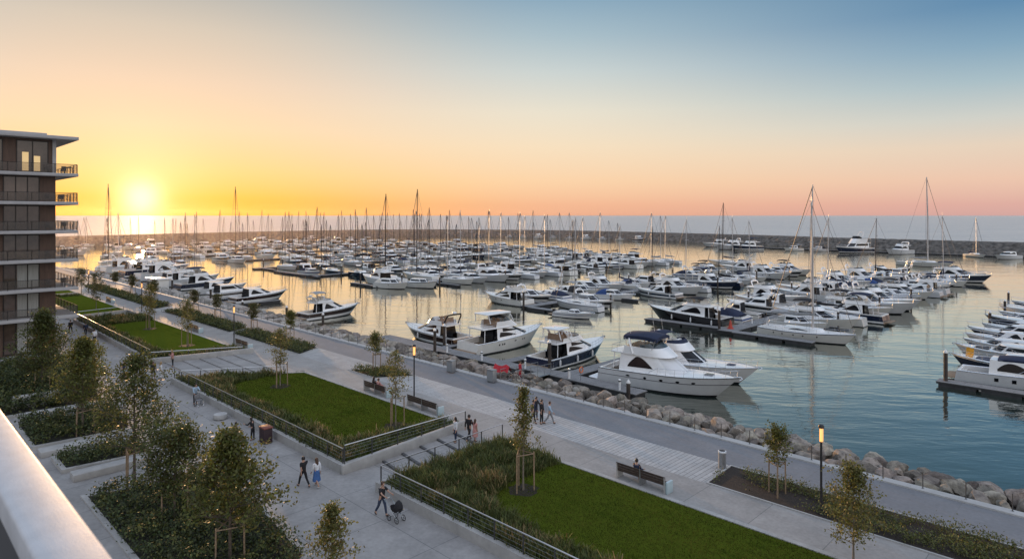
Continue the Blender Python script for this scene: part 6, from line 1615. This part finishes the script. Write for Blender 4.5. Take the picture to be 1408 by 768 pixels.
# bins and bits
t = thing('litter_bin', 'tall grey cylindrical litter bin at the corner of the boardwalk', 'litter bin', P(18.7, 37.4, .006))
b = MB(); b.lathe([(.23, 0), (.23, .98)], n=16); b.build('body', galv, t); b = MB(); b.lathe([(.25, .96), (.25, 1.04), (.20, 1.06)], n=16); b.build('rim', gelg, t); b = MB(); b.lathe([(.19, 1.062), (.03, 1.07)], n=16); b.build('opening', rubber, t)
t = thing('litter_bin', 'dark boxy bin with reddish lid against the middle lawn wall', 'litter bin', P(44.4, 20.35, LOW))
b = MB(); b.box(-.42, .42, -.3, .3, .05, 1.05); b.build('body', M('bin_dark_plum', (.035, .018, .022), .6), t, bevel=.03); b = MB(); b.box(-.46, .46, -.34, .34, 1.05, 1.15); b.build('lid', M('lid_brick_red', (.20, .06, .04), .6), t, bevel=.03)
for u, v, lab in ((49.2, 41.4, 'grey utility cabinet at the quay edge with a dark post'), (43.6, 41.6, 'smaller grey utility cabinet at the quay edge by the gangway')):
    t = thing('utility_cabinet', lab, 'cabinet', P(u, v, .004)); b = MB(); b.box(-.42, .42, -.25, .25, .05, 1.15); b.build('body', galv, t, bevel=.02); b = MB(); b.box(-.46, .46, -.29, .29, 1.15, 1.2); b.build('lid', galv, t, bevel=.01); b = MB(); b.box(-.38, .38, -.265, -.25, .12, 1.08); b.build('door', M('cabinet_door', (.26, .27, .28), .5), t)
t = thing('concrete_seat', 'round pale concrete seat stone at the middle lawn wall', 'seat', P(52.1, 20.2, LOW)); b = MB(); b.lathe([(.30, 0), (.50, .05), (.55, .25), (.50, .40), (.3, .43)], n=16); b.build('seat', concl, t)
# bicycle with a red cover leaning at the quay edge
t = thing('bicycle', 'dark bicycle parked on the rocks beside the gangway', 'bicycle', P(41.9, 42.9, .12), .1)
for x in (-.52, .52):
    b = MB(); b.tube([(x+.33*math.cos(2*PI*i/18), 0, .34+.33*math.sin(2*PI*i/18)) for i in range(19)], .02, 5)
    for k in range(5): a = PI*k/5; b.tube([(x+.32*math.cos(a), 0, .34+.32*math.sin(a)), (x-.32*math.cos(a), 0, .34-.32*math.sin(a))], .004, 3)
    b.build('wheel', rubber, t)
b = MB(); b.tube([(-.52, 0, .34), (-.05, 0, .30), (.40, 0, .82), (-.18, 0, .80), (-.52, 0, .34)], .02, 5); b.tube([(-.05, 0, .30), (-.22, 0, .95)], .02, 5); b.tube([(.52, 0, .34), (.38, 0, 1.0)], .02, 5); b.build('frame', darkmast, t)
b = MB(); b.box(-.34, -.10, -.06, .06, .95, 1.0); b.build('saddle', rubber, t, bevel=.02); b = MB(); b.tube([(.36, -.28, 1.02), (.40, 0, 1.02), (.36, .28, 1.02)], .016, 5); b.build('handlebar', steel, t)
b = MB(); rows = [[(x, y+.05*math.sin(x*7), .9+.12*math.sin(x*5)-abs(y)*1.2) for y in (-.45, -.2, 0, .2, .45)] for x in (-.9, -.5, -.1, .3, .7)]
b.grid(rows); o = b.build('red_awning_cloth', redc); tag(o, 'red cloth spread over a frame at the top of the gangway', 'cloth'); o.location = P(44.1, 43.6, .25); o.rotation_euler = (0, 0, .3)
# lamps
def lamp(u, v, label):
    t = thing('street_lamp', label, 'street lamp', P(u, v, .02)); b = MB(); b.lathe([(.10, 0), (.10, .06), (.062, .10), (.055, 3.80)], n=12); b.build('pole', pole, t)
    b = MB(); b.lathe([(.085, 3.80), (.095, 3.84), (.095, 4.46), (.085, 4.48)], n=14); b.build('lantern', lampg, t)
    b = MB(); b.lathe([(.10, 4.48), (.145, 4.50), (.145, 4.60), (.11, 4.66), (.02, 4.68)], n=14); b.build('cap', pole, t)
    b = MB()
    for k in range(4): a = PI/4+PI/2*k; b.tube([(.099*math.cos(a), .099*math.sin(a), 3.80), (.099*math.cos(a), .099*math.sin(a), 4.48)], .008, 4)
    b.build('cage', pole, t)
lamp(12.1, 35.1, 'tall slim street lamp with a lit amber head in the bark mulch planter')
lamp(43.9, 32.9, 'slim street lamp with a lit amber head beside the empty bench')
lamp(78.4, 32.0, 'slim street lamp with lit head beside the third lawn corner')
lamp(116.2, 32.6, 'slim street lamp with lit head by the fourth lawn corner')
lamp(151, 32.8, 'farthest slim street lamp along the inner path')
# thin posts along the coping
p0 = None
for i in range(75):
    u = -3+2.02*i
    if 40 < u < 45: continue
    if p0 is None:
        p0 = thing('kerb_post', 'thin steel post standing on the pale coping at the water edge', 'post', P(u, 42.35, .1), 0, 'thin posts along the quay coping'); b = MB(); b.tube([(0, 0, 0), (0, 0, .92)], .028, 6); b.build('shaft', rail_d, p0); b = MB(); b.box(-.06, .06, -.06, .06, 0, .012); b.build('base', galv, p0)
    else: dup(p0, P(u, 42.35+random.uniform(-.03, .03), .1), 0)

# ------------------------------------------------------------------ sky, sun, camera
w = bpy.data.worlds.new('World'); scn.world = w; w.use_nodes = True
N = w.node_tree.nodes; Lk = w.node_tree.links; bg = N['Background']
fwd = Vector((-ST, CT, 0)); rgt = Vector((CT, ST, 0))
sunh = (fwd*math.cos(SUN_AZ)-rgt*math.sin(SUN_AZ)).normalized()
sund = (sunh*math.cos(SUN_EL)+Vector((0, 0, 1))*math.sin(SUN_EL)).normalized()
def srgb(c): return tuple(((x/255)/12.92 if x/255 <= .04045 else ((x/255+.055)/1.055)**2.4) for x in c)
def math_n(op, a=None, b_=None, v0=None, v1=None, clamp=False):
    m = N.new('ShaderNodeMath'); m.operation = op; m.use_clamp = clamp
    if a is not None: Lk.new(a, m.inputs[0])
    if b_ is not None: Lk.new(b_, m.inputs[1])
    if v0 is not None: m.inputs[0].default_value = v0
    if v1 is not None: m.inputs[1].default_value = v1
    return m.outputs[0]
tc = N.new('ShaderNodeTexCoord'); nrm = N.new('ShaderNodeVectorMath'); nrm.operation = 'NORMALIZE'; Lk.new(tc.outputs['Generated'], nrm.inputs[0])
sep = N.new('ShaderNodeSeparateXYZ'); Lk.new(nrm.outputs[0], sep.inputs[0])
el = math_n('MULTIPLY', math_n('ARCSINE', sep.outputs[2]), v1=180/PI)
fac = math_n('POWER', math_n('DIVIDE', math_n('MAXIMUM', el, v1=0.), v1=90.), v1=.5)      # sqrt spreads the low elevations
def ramp(stops, up=1.):
    r = N.new('ShaderNodeValToRGB'); e = r.color_ramp.elements
    while len(e) < len(stops): e.new(.5)
    for x, (deg, c) in zip(e, stops): x.position = math.sqrt(deg/90); k_ = 1+(up-1)*min(1, max(0, (deg-30)/14)); x.color = (*[q*k_ for q in srgb(c)], 1)
    Lk.new(fac, r.inputs['Fac']); return r.outputs['Color']
rA = ramp([(0, (255, 160, 40)), (1.5, (254, 192, 84)), (3.5, (251, 207, 134)), (7, (246, 213, 174)), (10.5, (236, 208, 182)), (14.5, (212, 198, 181)), (19, (168, 173, 172)), (30, (140, 152, 162)), (50, (150, 160, 178)), (90, (150, 160, 180))], 2.1)
rB = ramp([(0, (230, 166, 136)), (1.0, (241, 184, 148)), (3, (247, 208, 168)), (6, (244, 221, 190)), (9, (232, 223, 204)), (12.4, (202, 210, 208)), (15.5, (168, 189, 199)), (18.6, (136, 167, 188)), (30, (112, 138, 160)), (50, (150, 160, 178)), (90, (140, 150, 175))], 2.0)
rC = ramp([(0, (206, 164, 160)), (.8, (220, 172, 162)), (2.6, (234, 196, 174)), (5, (228, 208, 188)), (7, (204, 206, 200)), (9.5, (164, 187, 197)), (12, (128, 163, 187)), (14.8, (92, 136, 172)), (30, (72, 112, 140)), (50, (150, 160, 178)), (90, (150, 160, 180))], 2.1)
rD = ramp([(0, (215, 205, 205)), (3, (240, 228, 224)), (7, (250, 242, 236)), (14, (248, 244, 242)), (25, (232, 234, 240)), (45, (195, 204, 220)), (90, (140, 150, 175))], 2.0)
hx = math_n('MULTIPLY', sep.outputs[0], v1=sunh.x); hy = math_n('MULTIPLY', sep.outputs[1], v1=sunh.y)
hl = math_n('SQRT', math_n('ADD', math_n('MULTIPLY', sep.outputs[0], sep.outputs[0]), math_n('MULTIPLY', sep.outputs[1], sep.outputs[1])))
cosd = math_n('DIVIDE', math_n('ADD', hx, hy), math_n('MAXIMUM', hl, v1=1e-4))
daz = math_n('MULTIPLY', math_n('ARCCOSINE', math_n('MINIMUM', math_n('MAXIMUM', cosd, v1=-1.), v1=1.)), v1=180/PI)
def mixc(c0, c1, lo, hi):
    mr = N.new('ShaderNodeMapRange'); mr.interpolation_type = 'SMOOTHSTEP'; mr.inputs['From Min'].default_value = lo; mr.inputs['From Max'].default_value = hi
    Lk.new(daz, mr.inputs['Value']); m = N.new('ShaderNodeMix'); m.data_type = 'RGBA'; Lk.new(mr.outputs[0], m.inputs[0]); Lk.new(c0, m.inputs[6]); Lk.new(c1, m.inputs[7]); return m.outputs[2]
c = mixc(rA, rB, 2, 36); c = mixc(c, rC, 30, 72); c = mixc(c, rD, 75, 140)
# glow around the low sun
dt = N.new('ShaderNodeVectorMath'); dt.operation = 'DOT_PRODUCT'; Lk.new(nrm.outputs[0], dt.inputs[0]); dt.inputs[1].default_value = (sunh*math.cos(R(1.3))+Vector((0, 0, 1))*math.sin(R(1.3)))
ang = math_n('MULTIPLY', math_n('ARCCOSINE', math_n('MINIMUM', dt.outputs['Value'], v1=1.)), v1=180/PI)
def gl(s_, p=2.): return math_n('EXPONENT', math_n('MULTIPLY', math_n('POWER', math_n('DIVIDE', ang, v1=s_), v1=p), v1=-1.))
def addc(c0, f_, colr, k):
    sc = N.new('ShaderNodeVectorMath'); sc.operation = 'SCALE'; sc.inputs[0].default_value = tuple(x*k for x in colr); Lk.new(f_, sc.inputs['Scale'])
    ad = N.new('ShaderNodeVectorMath'); ad.operation = 'ADD'; Lk.new(c0, ad.inputs[0]); Lk.new(sc.outputs[0], ad.inputs[1]); return ad.outputs[0]
c = addc(c, gl(1.35), (1, .95, .88), .62); c = addc(c, gl(4.0), (1, .72, .55), .24); c = addc(c, gl(9., 1.5), (1, .60, .30), .03)
Lk.new(c, bg.inputs['Color']); bg.inputs['Strength'].default_value = 1.
sky = N.new('ShaderNodeTexSky'); sky.sky_type = 'NISHITA'; sky.sun_disc = False; sky.sun_elevation = SUN_EL; sky.sun_rotation = math.atan2(sunh.x, sunh.y); sky.dust_density = 1.
bg2 = N.new('ShaderNodeBackground'); bg2.inputs['Strength'].default_value = .008; Lk.new(sky.outputs[0], bg2.inputs['Color'])
ads = N.new('ShaderNodeAddShader'); Lk.new(bg.outputs[0], ads.inputs[0]); Lk.new(bg2.outputs[0], ads.inputs[1]); Lk.new(ads.outputs[0], N['World Output'].inputs['Surface'])
# evening haze lying over the far harbour, lit by the low sun
hz = bpy.data.materials.new('evening_haze'); hz.use_nodes = True; hn = hz.node_tree.nodes; hn.clear()
vs_ = hn.new('ShaderNodeVolumeScatter'); vs_.inputs['Color'].default_value = (1, .80, .62, 1); vs_.inputs['Density'].default_value = .00017; vs_.inputs['Anisotropy'].default_value = .74
ho = hn.new('ShaderNodeOutputMaterial'); hz.node_tree.links.new(vs_.outputs[0], ho.inputs['Volume'])
b = MB(); b.ubox(150, 520, 20, 420, WZ+.02, 19); o = b.build('haze', hz, smooth=False); o['kind'] = 'stuff'; o['label'] = 'warm evening haze hanging over the far harbour'
ld = bpy.data.lights.new('sun', 'SUN'); ld.energy = 4.6; ld.angle = R(.6); ld.color = (1, .58, .26)
lo = bpy.data.objects.new('sun', ld); col.objects.link(lo); lo.rotation_euler = sund.to_track_quat('Z', 'Y').to_euler(); lo.location = (0, 0, 60)

cd = bpy.data.cameras.new('camera'); cam = bpy.data.objects.new('camera', cd); col.objects.link(cam); scn.camera = cam
cd.sensor_width = 36; cd.lens = 36*890/1408; cd.shift_y = -88/1408; cd.clip_start = .1; cd.clip_end = 60000
cam.location = (0, 0, CAMZ); cam.rotation_euler = (PI/2, 0, TH)
cd.dof.use_dof = True; cd.dof.focus_distance = 60; cd.dof.aperture_fstop = 3.2
scn.view_settings.view_transform = 'Standard'; scn.view_settings.look = 'None'; scn.view_settings.exposure = 0
scn.cycles.max_bounces = 6; scn.cycles.transparent_max_bounces = 8; scn.cycles.use_denoising = True
try: scn.cycles.denoiser = 'OPENIMAGEDENOISE'
except Exception: pass
scn.cycles.caustics_reflective = False; scn.cycles.caustics_refractive = False
